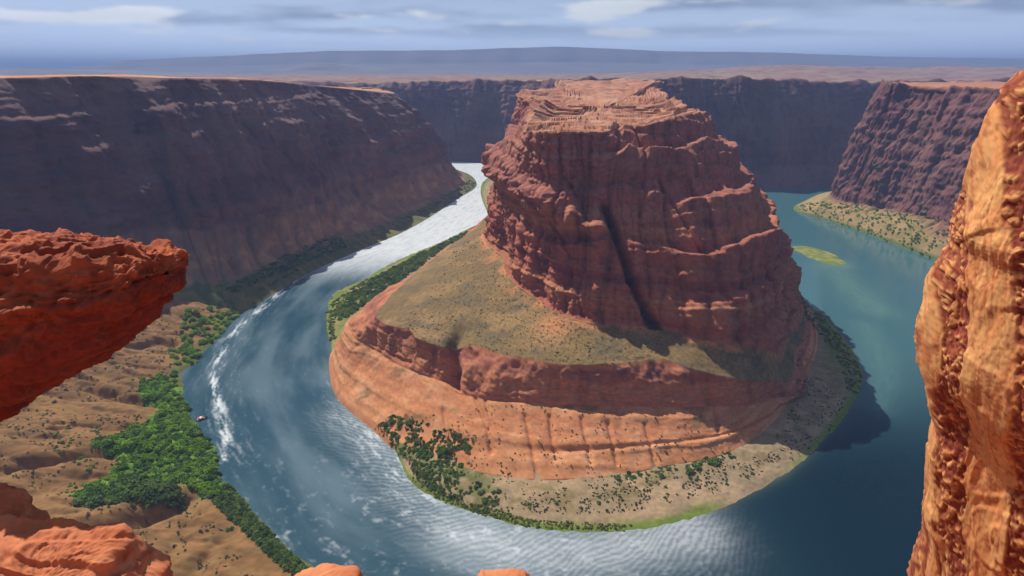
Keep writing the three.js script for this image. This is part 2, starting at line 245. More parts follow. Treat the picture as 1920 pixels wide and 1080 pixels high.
// stepped profile: risers stand upright, treads lie back, at the same mean slope
const steps = (p, n, T, seed, amount) => { const h = Math.hypot(n[0], n[2]); if (h < 0.3) return 0; const g = warpY(p) / T + 0.55 * noise(seed, p[1] / (T * 1.7), p[0] / 260) + 0.3 * noise(p[0] / 80, seed, p[2] / 80), f = g - Math.floor(g), jump = ss(0.80, 1, f); return amount * T * clamp(n[1] / h, 0, 1.1) * (f - jump) * ss(0.3, 0.5, h); };
function rockWear(p, n, s, amp = 1) {
  const steep = 1 - ss(0.35, 0.85, n[1]), yw = warpY(p);
  let w = 7 * fbm(p[0] / 95, p[1] / 120, p[2] / 95, 3) + 3.2 * fbm(p[0] / 30, p[1] / 26, p[2] / 30, 3);
  w += steep * (1.9 * layer(yw, 17) + 1.0 * layer(yw + 50, 6.5) + 0.85 * layer(yw + 90, 2.8) + 0.4 * layer(yw + 20, 1.3));
  w -= steep * (5.5 * joint(s, p[1], 38, 3.1) + 2.8 * joint(s, p[1], 16, 8.2));
  w += 1.5 * chip(noise(p[0] / 17, p[1] / 13, p[2] / 17) * 2.6) + 1.0 * fbm(p[0] / 6, p[1] / 5, p[2] / 6, 3, 0.6) + 0.8 * chip(noise(p[0] / 7, p[1] / 4.5, p[2] / 7) * 2.4) + 0.8 * noise(p[0] / 2.4, p[1] / 1.9, p[2] / 2.4);
  return w * amp;
}
const RED = [0.39, 0.115, 0.064], ORANGE = [0.52, 0.215, 0.085], PALE = [0.56, 0.31, 0.17], MAROON = [0.20, 0.045, 0.045], SOIL = [0.19, 0.125, 0.045];
function rockPaint(p, base = RED) {
  const yw = warpY(p);
  let c = mix(base, ORANGE, 0.55 * ss(-0.1, 0.5, noise(1.5, yw / 21, 4.5)) + 0.25 * fbm(p[0] / 60, p[1] / 40, p[2] / 60, 2));
  c = mix(c, MAROON, 0.5 * ss(0.05, 0.55, noise(6.5, yw / 9, 2.5) + 0.35 * noise(p[0] / 14, p[1] / 40, p[2] / 14)));
  c = mix(c, PALE, 0.22 * ss(0.25, 0.6, noise(2.5, yw / 5, 7.5))); c = mix(c, [0.33, 0.14, 0.115], 0.55 * ss(120, 230, p[1]));
  c = mix(c, [0.11, 0.05, 0.055], 0.6 * ss(0.18, 0.5, fbm(p[0] / 11, p[1] / 70, p[2] / 11, 3)));    // varnish streaks
  return mul(c, 1 + 0.34 * noise(p[0] / 3.1, p[1] / 2.2, p[2] / 3.1) + 0.2 * noise(p[0] / 9, p[1] / 1.7, p[2] / 9));
}
{
  const rows = [scale(O(toe), 1.02, () => -5), O(toe), O(slopeTop), O(benchRim), O(foot), O(middle), O(shoulder), O(brink), scale(O(brink), 0.72, topH), scale(O(brink), 0.35, topH), scale(O(brink), 0.01, topH)];
  const counts = [3, 62, 34, 52, 66, 48, 34, 26, 22, 12];
  const g = loft(rows, counts, {
    closed: true,
    ease: [, (t) => [t, Math.pow(t, 1.15) * 0.4 + 0.6 * (1 - Math.pow(1 - t, 1.5))], (t) => [Math.pow(t, 1.6), t], , (t) => [t * t * 0.4 + t * 0.6, t], (t) => [t, t]],
    weather(p, n, c) {
      const b = c.band; let w;
      if (b < 2) {                                                                      // lower slope: swelling slickrock, shallow gullies
        const k = ss(0.9, 1.25, b); w = k * (3.2 * fbm(p[0] / 42, p[1] / 30, p[2] / 42, 3) + 1.2 * layer(warpY(p), 5) + 0.8 * fbm(p[0] / 6, p[1] / 3, p[2] / 6, 4, 0.6) + 1.2 * (0.4 - billow(p[0] / 16, p[1] / 9, p[2] / 16, 3))) - k * 1.2 * joint(c.s, p[1], 22, 5.5);
        for (const f of fissures.slice(1)) w -= 2.6 * Math.exp(-(segDist(f, p[0], p[2], 0, 2) ** 2) / 2.4);
        if (b > 1.25 && b < 1.5) w -= 2.2 * Math.exp(-(((b - 1.36) / 0.035) ** 2)) * ss(0, 60, p[0]) ;
      } else if (b < 3) w = ss(2, 2.15, b) * (1 - ss(2.85, 3, b)) * rockWear(p, n, c.s, 0.7) + 1.6 * fbm(p[0] / 9, 3, p[2] / 9, 2);
      else if (b < 4) w = ss(3, 3.15, b) * (1.2 * fbm(p[0] / 25, 2, p[2] / 25, 3) + 0.5 * noise(p[0] / 4, 1, p[2] / 4)) + (1 - ss(3, 3.15, b)) * 1.6 * fbm(p[0] / 9, 3, p[2] / 9, 2) + ss(3.7, 4, b) * 1.5;
      else if (b < 7) {
        const k = ss(4, 4.12, b), q = ss(4, 4.1, b) * (1 - ss(6.9, 7, b)); w = k * rockWear(p, n, c.s) + (1 - k) * 1.5 + q * (steps(p, n, 38, 2.2, 0.42) + steps(p, n, 13, 6.1, 0.3));
        if (p[2] > -660) for (const f of cracks) { const d = segDist(f.l, p[0], p[1]); if (d < f.w * 4) w -= f.d * Math.exp(-((d / f.w) ** 2)); }
        w -= 13 * Math.exp(-(((p[0] - hollow[0]) / 17) ** 2) - (((p[1] - hollow[1]) / 24) ** 2)) * ss(-640, -560, p[2]);
        if (p[2] > -760) { const d = segDist(spur, p[0], p[1]); w += 22 * Math.exp(-((d / 13) ** 2)) * (0.75 + 0.5 * noise(p[0] / 12, p[1] / 9, p[2] / 12)); }
      } else {                                                                          // top: stacked thin ledges
        const e = ss(7, 7.1, b), yy = fbm(p[0] / 75, 5, p[2] / 30, 4) * 16 + 5 * fbm(p[0] / 26, 5, p[2] / 9, 3), st = Math.round(yy / 3.2) * 3.2;
        return [0, e * (lerp(yy, st, 0.8) + 0.4 * noise(p[0] / 3, 1, p[2] / 3)) + (1 - e) * rockWear(p, n, c.s) * 0.4, 0];
      }
      if (b > 2 && b < 3.6) { const d = segDist(fissures[0], p[0], p[2], 0, 2); if (d < 25) w -= 11 * Math.exp(-((d / 7) ** 2)) * (1 - ss(3.0, 3.5, b)); }
      return w;
    },
    paint(p, n, c) {
      const b = c.band;
      if (b >= 3 && b < 4.04) {
        let k = mix(SOIL, [0.28, 0.175, 0.068], ss(-0.2, 0.4, fbm(p[0] / 40, 1, p[2] / 40, 3)));
        k = mix(k, [0.13, 0.10, 0.05], 0.8 * ss(0.0, 0.3, fbm(p[0] / 28 + 3, 5, p[2] / 22, 4)));
        k = mix(k, ORANGE, 0.85 * Math.max(ss(3.8, 4, b) * ss(-0.3, 0.2, noise(p[0] / 20, 2, p[2] / 20)), Math.exp(-(((p[0] - 42) ** 2 + (p[2] + 455) ** 2) / 300))));
        return mul(k, 1 + 0.55 * noise(p[0] / 2.1, 4, p[2] / 2.1));
      }
      if (b < 2.02) {
        let k = mix(ORANGE, [0.60, 0.29, 0.14], ss(-0.2, 0.4, fbm(p[0] / 26, p[1] / 9, p[2] / 26, 3)));
        k = mix(k, [0.40, 0.14, 0.06], 0.6 * ss(0.0, 0.4, noise(2, warpY(p) / 4, 4) + 0.3 * noise(p[0] / 12, 1, p[2] / 12)));
        k = mix(k, [0.20, 0.13, 0.05], 0.75 * ss(0.18, 0.42, fbm(p[0] / 30 + 8, p[1] / 60, p[2] / 16, 4)));
        return mul(k, 1 + 0.3 * noise(p[0] / 2.6, p[1] / 2, p[2] / 2.6));
      }
      if (b > 6.93) return mul(mix(mix([0.42, 0.17, 0.09], [0.50, 0.27, 0.16], ss(-0.2, 0.4, fbm(p[0] / 22, 3, p[2] / 12, 3))), MAROON, 0.7 * ss(0.0, 0.35, fbm(p[0] / 30 + 5, 7, p[2] / 7, 4))), 1 + 0.35 * noise(p[0] / 4, 2, p[2] / 2.5));
      return b < 3 ? rockPaint(p, [0.42, 0.14, 0.075]) : mul(rockPaint(p), 1 - 0.3 * joint(c.s, p[1], 38, 3.1) - 0.18 * joint(c.s, p[1], 16, 8.2));
    },
  });
  const butte = add('butte', remember(g), rockMat); tag(butte, 'huge red sandstone butte standing inside the river bend', 'butte', { kind: 'structure' });
}
{
  const s0 = O(shore), t0 = O(toe), inner = scale(t0, 0.97, (x, z, h) => h + 1.5);
  const t1 = t0.map((p, i) => { const a = s0[i], d = Math.hypot(p[0] - a[0], p[2] - a[2]); return d < 4 ? [a[0] + (CX - a[0]) * 0.012, 2, a[2] + (CZ - a[2]) * 0.012] : p; });
  const g = loft([scale(s0, 1.03, () => -4), s0, t1, inner], [2, 40, 2], {
    closed: true,
    ease: [, (t) => [t, 1 - Math.pow(1 - t, 1.7)]],
    weather: (p, n, c) => ss(1, 1.15, c.band) * (0.9 * fbm(p[0] / 14, 1, p[2] / 14, 3) + 0.35 * noise(p[0] / 3, 2, p[2] / 3)) + (c.band < 1.2 ? 0.5 * noise(p[0] / 6, 2, p[2] / 6) : 0),
    paint(p, n, c) {
      const b = c.band, front = ss(-420, -330, p[2]) * ss(320, 180, p[0]);
      let k = mix([0.30, 0.22, 0.125], [0.40, 0.28, 0.16], ss(-0.2, 0.4, fbm(p[0] / 18, 2, p[2] / 18, 3)));
      k = mix(k, [0.19, 0.145, 0.06], 0.8 * ss(-0.1, 0.25, fbm(p[0] / 16 + 4, 6, p[2] / 11, 4)) * ss(1.25, 1.4, b) * (1 - 0.7 * ss(1.75, 1.95, b)));
      const wet = 1 - ss(1.05, 1.22 + 0.1 * noise(p[0] / 20, 3, p[2] / 20), b), gl = 1 - ss(140, 170, p[0]) * ss(330, 300, p[0]) * front;
      k = mix(k, [0.13, 0.20, 0.02], wet * gl * 0.95);
      if (p[0] > 320 || p[0] < -100) k = mix(k, mix([0.12, 0.18, 0.025], [0.24, 0.23, 0.05], ss(-0.2, 0.3, fbm(p[0] / 10, 7, p[2] / 10, 3))), ss(300, 350, Math.abs(p[0] - 20)) * (1 - ss(1.7, 1.95, b)) * 0.9 + (p[0] < -100 ? 0.7 * ss(-185, -205, p[0]) * ss(-790, -740, p[2]) : 0));
      if (p[0] < 0 && p[2] > -440) k = mix(k, [0.10, 0.13, 0.03], 0.75 * ss(5, -30, p[0]) * ss(-0.3, 0.2, noise(p[0] / 9, 4, p[2] / 9)));
      return mul(k, 1 + 0.3 * noise(p[0] / 2.2, 3, p[2] / 2.2));
    },
  });
  const bank = add('river_bank', remember(g), soilMat); tag(bank, 'sandy river bank with green fringe round the foot of the butte', 'river bank', { kind: 'structure' });
}

// ---------------------------------------------------------------- left canyon wall
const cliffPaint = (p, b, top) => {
  let k = mix(rockPaint(p, [0.24, 0.075, 0.06]), [0.14, 0.078, 0.098], 0.6); k = mul(k, 0.64);  // blue-grey of sky-lit shade mixed into the rock colour
  k = mix(k, [0.24, 0.15, 0.12], 0.5 * ss(-0.3, 0.3, fbm(p[0] / 120, p[1] / 90, p[2] / 120, 3)));  // broad lit patches painted on in a paler tone
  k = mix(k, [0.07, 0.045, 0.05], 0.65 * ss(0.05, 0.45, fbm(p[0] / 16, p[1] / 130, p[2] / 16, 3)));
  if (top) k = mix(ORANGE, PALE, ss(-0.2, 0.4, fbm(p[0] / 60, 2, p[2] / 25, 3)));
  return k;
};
{
  const f0 = [[-640, -300, 70], [-545, -480, 60], [-440, -640, 30], [-385, -672, 20], [-352, -800, 12], [-298, -920, 8], [-225, -1070, 5], [-152, -1330, 3], [-110, -1530, 2], [-185, -1760, 2], [-420, -1900, 2], [-900, -2000, 2]];
  const rim = [[-690, -330, 292], [-605, -540, 292], [-520, -700, 294], [-452, -765, 291], [-405, -840, 289], [-368, -950, 283], [-322, -1060, 272], [-262, -1240, 256], [-315, -1530, 246], [-380, -1660, 250], [-460, -1720, 255], [-920, -1850, 260]];
  rim.forEach((p, i) => { const k = [60, 90, 110, 130, 150, 150, 160, 150, 0, 0, 0, 0][i]; p[0] -= k * 0.5; p[1] -= k * 0.85; });
  const P3 = (l) => l.map((p) => [p[0], p[2], p[1]]);
  const between = (t, h, out = 0) => f0.map((p, i) => [lerp(p[0], rim[i][0], t), h(p, rim[i], i), lerp(p[1], rim[i][1], t)]);
  const M = 820, warp = (t) => t < 0.62 ? t * 1.12 : 0.6944 + (t - 0.62) * (0.3056 / 0.38);
  const rows = [f0.map((p) => [p[0] + 30, -5, p[1] + 18]), P3(f0), between(0.42, (a, b, i) => a[2] + (i < 6 ? 62 : 70)), between(0.62, (a, b, i) => i < 6 ? 165 : 150), P3(rim), rim.map((p, i) => [p[0] - 45, p[2] + 1, p[1] - 45]), rim.map((p, i) => [p[0] - 420, p[2] - 4, p[1] - (i < 8 ? 260 : -160)])].map((r) => row(r, M, warp));
  const g = loft(rows, [3, 52, 46, 70, 12, 26], {
    ease: [, (t) => [t, 0.25 * t + 0.75 * Math.pow(t, 1.8)]],
    weather(p, n, c) {
      const b = c.band, k = ss(1.7, 2.3, b) * (1 - ss(3.9, 4.3, b));
      let rib = 0; for (const [l, a, sd] of [[170, 40, 1], [70, 20, 4], [27, 10, 7]]) rib += a * (0.5 - Math.abs(noise(c.s / l + p[1] / 500, p[1] / 500, sd)) * 1.7);
      const up = ss(3.6, 4, b) * 0.55, rim = (1 - ss(3.95, 4.4, b));
      let w = ss(1.35, 2.3, b) * (1 - up) * rim * rib;
      w += k * (rockWear(p, n, c.s, 1.1) - 9 * joint(c.s + 0.4 * p[1], p[1], 95, 6.6) + 2.5 * chip(noise(c.s / 45, p[1] / 38, 4.4) * 2.2) + 0.5 * steps(p, n, 42, 3.3, 0.7) * (1 - up));
      if (b < 2.3) w += ss(1.1, 1.5, b) * (1 - k) * (6 * fbm(p[0] / 34, p[1] / 40, p[2] / 34, 4, 0.58) - 5 * joint(c.s, p[1], 30, 2.2) - 8 * joint(c.s + 0.3 * p[1], p[1], 80, 5.1) + 2.5 * chip(noise(p[0] / 21, p[1] / 17, p[2] / 21) * 2.2));
      if (b > 1.9 && b < 3.9) { const h = Math.hypot(n[0], n[2]) || 1, f = ss(1.9, 2.3, b); return [lerp(n[0], n[0] / h, f) * w, n[1] * w * (1 - f), lerp(n[2], n[2] / h, f) * w]; }
      if (b >= 3.9) return [n[0] * w, ss(3.95, 4.2, b) * (Math.round(fbm(p[0] / 90, 2, p[2] / 60, 4) * 5) * 0.8 + 0.8 * fbm(p[0] / 12, 2, p[2] / 12, 2)), n[2] * w];
      return w;
    },
    paint(p, n, c) {
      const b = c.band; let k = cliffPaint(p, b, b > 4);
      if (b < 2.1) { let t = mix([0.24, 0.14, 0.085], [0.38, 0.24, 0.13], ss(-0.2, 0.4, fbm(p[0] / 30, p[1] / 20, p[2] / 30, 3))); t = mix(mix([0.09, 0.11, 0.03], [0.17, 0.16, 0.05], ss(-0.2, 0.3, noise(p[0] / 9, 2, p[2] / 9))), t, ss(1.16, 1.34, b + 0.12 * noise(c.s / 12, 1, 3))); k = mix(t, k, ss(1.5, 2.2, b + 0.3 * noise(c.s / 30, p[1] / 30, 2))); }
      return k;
    },
  });
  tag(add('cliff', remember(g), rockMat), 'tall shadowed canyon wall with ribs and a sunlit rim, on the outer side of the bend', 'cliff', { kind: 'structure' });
}

// ---------------------------------------------------------------- sandy benches under the left wall
const leftShore2 = [...shoreLeft, [-95, 0, -215], [-20, 0, -175], [120, 0, -165]];
const gullies = [[[[415, 905, 3], [330, 935, 14], [240, 962, 24], [150, 985, 36], [40, 1010, 55]], 9, 10], [[[330, 860, 4], [230, 845, 16], [120, 850, 28], [0, 862, 42]], 7, 7], [[[300, 760, 5], [230, 742, 14], [160, 718, 22], [60, 690, 34]], 6, 7], [[[330, 650, 5], [290, 640, 14], [220, 640, 28]], 6, 6], [[[470, 985, 3], [400, 1010, 14], [330, 1060, 24]], 5, 4], [[[280, 800, 6], [190, 800, 18], [90, 790, 32]], 4, 4]]
  .map(([l, w, d]) => ({ w, d, l: l.map((q) => G(...q)) }));
{
  const X0 = -660, X1 = -40, Z0 = -760, Z1 = -150, NX = 420, NZ = 420, M = NX + 1, P = [], C = [], I = [];
  const lush = [[338, 720], [362, 752], [355, 785], [408, 835], [412, 885], [432, 925], [400, 930], [330, 905], [250, 945], [175, 975], [150, 968], [215, 915], [235, 880], [180, 858], [270, 800], [300, 770], [262, 745], [300, 715]].map(([u, v]) => G(u, v, 6));
  const H = (x, z) => {
    let d = 1e9, side = 1;
    for (let i = 0; i < leftShore2.length - 1; i++) { const a = leftShore2[i], b = leftShore2[i + 1], dx = b[0] - a[0], dz = b[2] - a[2], t = clamp(((x - a[0]) * dx + (z - a[2]) * dz) / (dx * dx + dz * dz)), e = Math.hypot(x - a[0] - dx * t, z - a[2] - dz * t); if (e < d) { d = e; side = dx * (z - a[2]) - dz * (x - a[0]); } }
    const s = (side > 0 ? d : -d) + 5 * noise(x / 22, 3, z / 22) + 2 * noise(x / 7, 3, z / 7);
    if (s < -12) return [-4, s];
    let h = s < 0 ? s * 0.35 : 3.2 * (1 - Math.exp(-s / 4)) + 0.29 * Math.max(0, s - 8) + 9 * ss(20, 90, s) * fbm(x / 75, 4, z / 75, 3);
    const flat = ss(8, 40, s);
    for (const q of gullies) { const e = segDist(q.l, x + 5 * noise(x / 25, 8, z / 25), z + 5 * noise(x / 25, 9, z / 25), 0, 2); if (e < q.w * 3) h -= q.d * flat * Math.exp(-((e / q.w) ** 2)) * 1.25; }
    h += flat * (1.6 * fbm(x / 20, 5, z / 20, 5, 0.6) + 0.7 * noise(x / 4, 2, z / 4) + 1.6 * (0.5 - billow(x / 34, 4, z / 13, 4)) + 0.9 * chip(noise(x / 24, 3, z / 8) * 2.2) - 3.6 * Math.pow(1 - Math.abs(noise(x / 60, 7, z / 17)), 8));
    return [s > 2 ? Math.max(h, 0.7) : h, s];
  };
  for (let r = 0; r <= NZ; r++) for (let c = 0; c <= NX; c++) {
    const x = lerp(X0, X1, c / NX), z = lerp(Z0, Z1, r / NZ), [h, s] = H(x, z); P.push(x, h, z);
    let k = mix([0.18, 0.092, 0.028], [0.27, 0.145, 0.046], ss(-0.3, 0.4, fbm(x / 40, 2, z / 24, 4)));
    k = mix(k, [0.30, 0.15, 0.055], 0.7 * ss(0.05, 0.4, fbm(x / 17, 6, z / 9, 4)));
    k = mix(k, [0.16, 0.085, 0.035], 0.7 * ss(0.1, 0.4, fbm(x / 5, 3, z / 3.5, 3)));
    k = mix(k, [0.17, 0.13, 0.045], 0.6 * ss(0.15, 0.45, fbm(x / 12 + 7, 4, z / 12, 3)) * ss(90, 20, s));
    k = mix(k, [0.09, 0.13, 0.025], (1 - ss(5, 14, s)) * 0.8);
    if (inside(lush, x + 5 * noise(x / 9, 1, z / 9), z + 5 * noise(x / 9, 5, z / 9))) k = mix([0.11, 0.21, 0.02], [0.17, 0.27, 0.025], ss(-0.2, 0.3, noise(x / 8, 2, z / 8)));
    k = mul(k, 1 + 0.28 * noise(x / 2.5, 3, z / 2.5)); C.push(...k);
  }
  for (let r = 0; r < NZ; r++) for (let c = 0; c < NX; c++) { const a = r * M + c; if (Math.max(P[a * 3 + 1], P[(a + 1) * 3 + 1], P[(a + M) * 3 + 1]) > -3.9) I.push(a, a + M, a + 1, a + 1, a + M, a + M + 1); }
  const g = new THREE.BufferGeometry(); g.setAttribute('position', new THREE.Float32BufferAttribute(P, 3)); g.setAttribute('color', new THREE.Float32BufferAttribute(C, 3)); g.setIndex(I); g.computeVertexNormals();
  tag(add('hill', remember(g), soilMat), 'sandy benches cut by gullies between the left bank and the canyon wall', 'slope', { kind: 'structure' });
}

// ---------------------------------------------------------------- right canyon wall with its talus
{
  const f0 = [[728, -700, 0], ...shoreRight.map((p) => [p[0], p[2], 0]), [720, -1300, 0], [900, -1440, 0], [1300, -1500, 0]];
  const c0 = [[770, -640, 60], [752, -790, 62], [750, -905, 60], [742, -1010, 52], [728, -1100, 44], [722, -1175, 38], [775, -1255, 34], [930, -1370, 30], [1300, -1420, 30]];
  const c1 = c0.map((p, i) => [p[0] + (i < 5 ? 14 : 10), p[1] + (i < 5 ? 4 : i === 5 ? 24 : 16), 170]);
  const c2 = c0.map((p, i) => [p[0] + (i < 5 ? 34 : 26), p[1] + (i < 5 ? 10 : i === 5 ? 44 : 34), 275]);
  const P3 = (l) => l.map((p) => [p[0], p[2], p[1]]), M = 420;
  const rows = [f0.map((p) => [p[0] - 25, -4, p[1] + 4]), P3(f0), P3(c0), P3(c1), P3(c2), c2.map((p) => [p[0] + 45, 277, p[1] + 30]), c2.map((p) => [p[0] + 900, 272, p[1] + 320])].map((r) => row(r, M));
  const g = loft(rows, [2, 46, 36, 34, 8, 16], {
    weather(p, n, c) {
      const b = c.band; if (b > 4) return [0, 3 * fbm(p[0] / 60, 2, p[2] / 60, 3), 0];
      let rib = 0; for (const [l, a, sd] of [[120, 18, 2], [46, 5, 5]]) rib += a * (0.5 - Math.abs(noise(c.s / l, p[1] / 400, sd)) * 1.6);
      return ss(1.5, 2.2, b) * (rib + rockWear(p, n, c.s, 1) + 1.2 * chip(noise(c.s / 34, p[1] / 60, 7.7) * 2) - 5 * joint(c.s + 0.2 * p[1], p[1], 60, 1.7)) + (1 - ss(1.6, 2.1, b)) * ss(1, 1.2, b) * (1.6 * fbm(p[0] / 18, p[1] / 20, p[2] / 18, 3) - 3 * ss(1.4, 1.8, b) * joint(c.s, p[1], 17, 2.8));
    },
    paint(p, n, c) {
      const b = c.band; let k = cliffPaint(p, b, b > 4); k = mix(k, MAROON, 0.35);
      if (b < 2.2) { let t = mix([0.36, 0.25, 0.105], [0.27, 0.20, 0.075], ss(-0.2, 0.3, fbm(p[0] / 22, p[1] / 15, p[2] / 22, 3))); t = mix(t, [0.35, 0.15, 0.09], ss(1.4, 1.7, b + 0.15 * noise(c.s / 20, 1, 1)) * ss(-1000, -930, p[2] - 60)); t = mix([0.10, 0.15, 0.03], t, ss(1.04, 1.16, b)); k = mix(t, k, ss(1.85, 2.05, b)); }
      return k;
    },
  });
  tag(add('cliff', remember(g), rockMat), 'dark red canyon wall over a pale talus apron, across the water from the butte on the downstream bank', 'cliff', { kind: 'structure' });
  // low island in the stream
  const q = [[1490, 461], [1515, 462], [1545, 470], [1572, 484], [1586, 496], [1560, 497], [1530, 488], [1505, 476]].map(([u, v]) => G(u, v, 0)), c = G(1538, 479, 0), an = Array.from({ length: 90 }, (_, i) => -Math.PI + i / 90 * 2 * Math.PI);
  const r0 = outline(q, c[0], c[2], an), sc = (k, h) => r0.map((p) => [c[0] + (p[0] - c[0]) * k, h, c[2] + (p[2] - c[2]) * k]);
  const ig = loft([sc(1.15, -1), sc(0.95, 0.15), sc(0.5, 0.9), sc(0.02, 1.1)], [4, 10, 8], { closed: true, weather: (p) => [0, 0.35 * fbm(p[0] / 7, 1, p[2] / 7, 3), 0], paint: (p) => mul(mix([0.13, 0.19, 0.03], [0.30, 0.27, 0.07], ss(-0.2, 0.3, fbm(p[0] / 9, 2, p[2] / 9, 3))), 1 + 0.3 * noise(p[0] / 2, 1, p[2] / 2)) });
  tag(add('island', ig, soilMat), 'low yellow-green grassy bar in the water beside the butte', 'island', { kind: 'structure' });
}

// ---------------------------------------------------------------- far canyon wall and the plateau to the horizon
{
  const f0 = [[-2600, -2900], [-1400, -2350], [-700, -2100], [-385, -1965], [-170, -1940], [0, -1840], [110, -1580], [400, -1540], [560, -1510], [673, -1470], [908, -1512], [1250, -1570], [1800, -1520], [2800, -1200]];
  const rim = [[-2700, -3050, 262], [-1450, -2480, 258], [-760, -2230, 255], [-414, -2085, 255], [-205, -2065, 264], [66, -1930, 271], [150, -1640, 275], [396, -1600, 277], [540, -1590, 278], [660, -1585, 279], [940, -1650, 266], [1300, -1700, 270], [1850, -1650, 275], [2900, -1320, 280]];
  const M = 700, warp = (t) => t < 0.1 ? t * 1.6 : t < 0.85 ? 0.16 + (t - 0.1) * 0.907 : 0.84 + (t - 0.85) * 1.066;
  const mid = (t, h) => f0.map((p, i) => [lerp(p[0], rim[i][0], t), h, lerp(p[1], rim[i][1], t)]);
  const rows = [f0.map((p) => [p[0], -4, p[1] + 15]), mid(0.38, 50), mid(0.6, 150), rim.map((p) => [p[0], p[2], p[1]]), rim.map((p) => [p[0] * 1.01, p[2] + 1, p[1] - 60])].map((r) => row(r, M, warp));
  const g = loft(rows, [18, 30, 44, 8], {
    weather(p, n, c) {
      const b = c.band; if (b > 3.05) return [0, 2 * fbm(p[0] / 40, 2, p[2] / 40, 2), 0];
      let rib = 0; for (const [l, a, sd] of [[210, 34, 2], [90, 16, 5], [34, 7, 8]]) rib += a * (0.5 - Math.abs(noise(c.s / l, p[1] / 600, sd)) * 1.7);
      return ss(0.3, 1.3, b) * (rib + 0.9 * rockWear(p, n, c.s)) * (1 - 0.6 * ss(2.9, 3.05, b));
    },
    paint: (p, n, c) => cliffPaint(p, c.band, c.band > 3),
  });
  tag(add('cliff', g, rockMat), 'distant hazy blue canyon wall closing the view behind the butte', 'cliff', { kind: 'structure' });
  // plateau: rows run back from the rim
  const back = (d, h, spread) => rim.map((p) => [p[0] * spread, h, p[1] - d]);
  const rows2 = [rim.map((p) => [p[0] * 1.01, p[2] - 3, p[1] - 45]), back(250, 268, 1.15), back(1100, 268, 1.7), back(3500, 270, 3.4), back(15000, 285, 9)].map((r) => row(r, 360, warp));
  const g2 = loft(rows2, [30, 50, 50, 30], {
    weather(p) {
      const d = -p[2], east = ss(0.05, 0.5, p[0] / d);
      let h = 5 * Math.round(fbm(p[0] / 260, 2, p[2] / 160, 4) * 6) / 2.2 * ss(1650, 2000, d) + 1.5 * fbm(p[0] / 40, 3, p[2] / 30, 2);
      h += east * (34 * ss(2600, 3300, d) + 30 * ss(3300, 4200, d)) * (0.6 + 0.6 * ss(-0.2, 0.3, noise(p[0] / 800, 3, p[2] / 900)));
      return [0, h, 0];
    },
    paint(p) { const n = fbm(p[0] / 200, 2, p[2] / 90, 4), m = fbm(p[0] / 60, 5, p[2] / 40, 3); return mix(mix([0.29, 0.14, 0.10], [0.30, 0.21, 0.13], ss(-0.2, 0.2, n)), [0.15, 0.07, 0.06], 0.85 * ss(0.0, 0.3, m)); },
  });
  tag(add('plateau', g2, soilMat), 'flat red desert plateau running back from the far rim to the horizon', 'plateau', { kind: 'structure' });
}
// distant mesas
{
  const ridge = (label, zf, pts, depth) => {
    const top = pts.map(([u, v]) => Z(u, v, zf)), M = 260;
    const rows = [top.map((p) => [p[0], 240, zf + depth]), top.map((p) => [p[0], 240 + (p[1] - 240) * 0.45, zf + depth * 0.35]), top.map((p) => [p[0], p[1] - 6, zf + depth * 0.08]), top.map((p) => [p[0], p[1], zf]), top.map((p) => [p[0], p[1] - 30, zf - 2500]), top.map((p) => [p[0], 200, zf - 3200])].map((r) => row(r, M));
    const g = loft(rows, [10, 16, 6, 6, 4], {
      weather: (p, n, c) => { const k = ss(0.2, 1.5, c.band) * (1 - ss(3, 3.3, c.band)); return [0, 0.012 * Math.abs(zf) / 9 * 0.9 * ss(2.4, 3, c.band) * (1 - ss(3.2, 4, c.band)) * fbm(p[0] / 700, 2, 3, 4), k * 260 * (0.5 - 1.6 * Math.abs(fbm(p[0] / 900, 1, 6, 3)))]; },
      paint: (p) => mul([0.20, 0.17, 0.16], 1 + 0.4 * fbm(p[0] / 500, p[1] / 60, p[2] / 500, 3)),
    });
    tag(add('mesa', g, rockMat), label, 'mesa', { kind: 'structure' });
  };
  ridge('long pale blue mesa along the whole horizon', -9500, [[-700, 140], [-200, 138], [100, 131], [180, 120], [260, 113], [350, 108], [450, 104], [600, 96], [720, 95], [850, 94], [960, 90], [1050, 88], [1130, 91], [1220, 95], [1300, 97], [1420, 98], [1560, 103], [1750, 108], [2100, 112], [2700, 118]], 1500);
  ridge('darker blue low mesa with a peak, in front of the long mesa', -6800, [[380, 150], [440, 140], [500, 136], [545, 127], [590, 118], [625, 118], [660, 124], [720, 128], [800, 130], [900, 134], [1000, 138], [1100, 142]], 900);
  ridge('low dark rise at the horizon beyond the left rim', -5200, [[-500, 128], [-200, 129], [-50, 128], [60, 129], [150, 132], [240, 139], [330, 148]], 700);
}
// river bed and ground under everything
{
  const g = new THREE.PlaneGeometry(40000, 40000).rotateX(-Math.PI / 2).translate(0, -8, -9000);
  tag(add('ground', g, new THREE.MeshStandardMaterial({ color: new THREE.Color(0.2, 0.13, 0.08), roughness: 1, name: 'river bed' })), 'river bed and ground under the canyon', 'ground', { kind: 'structure' });
}

// ---------------------------------------------------------------- rocks of the near rim
const nearMat = new THREE.MeshStandardMaterial({ vertexColors: true, roughness: 0.92, metalness: 0, name: 'orange sandstone' });
const DEEP = [0.19, 0.024, 0.013], BRIGHT = [0.62, 0.20, 0.060], TAN = [0.74, 0.38, 0.14];
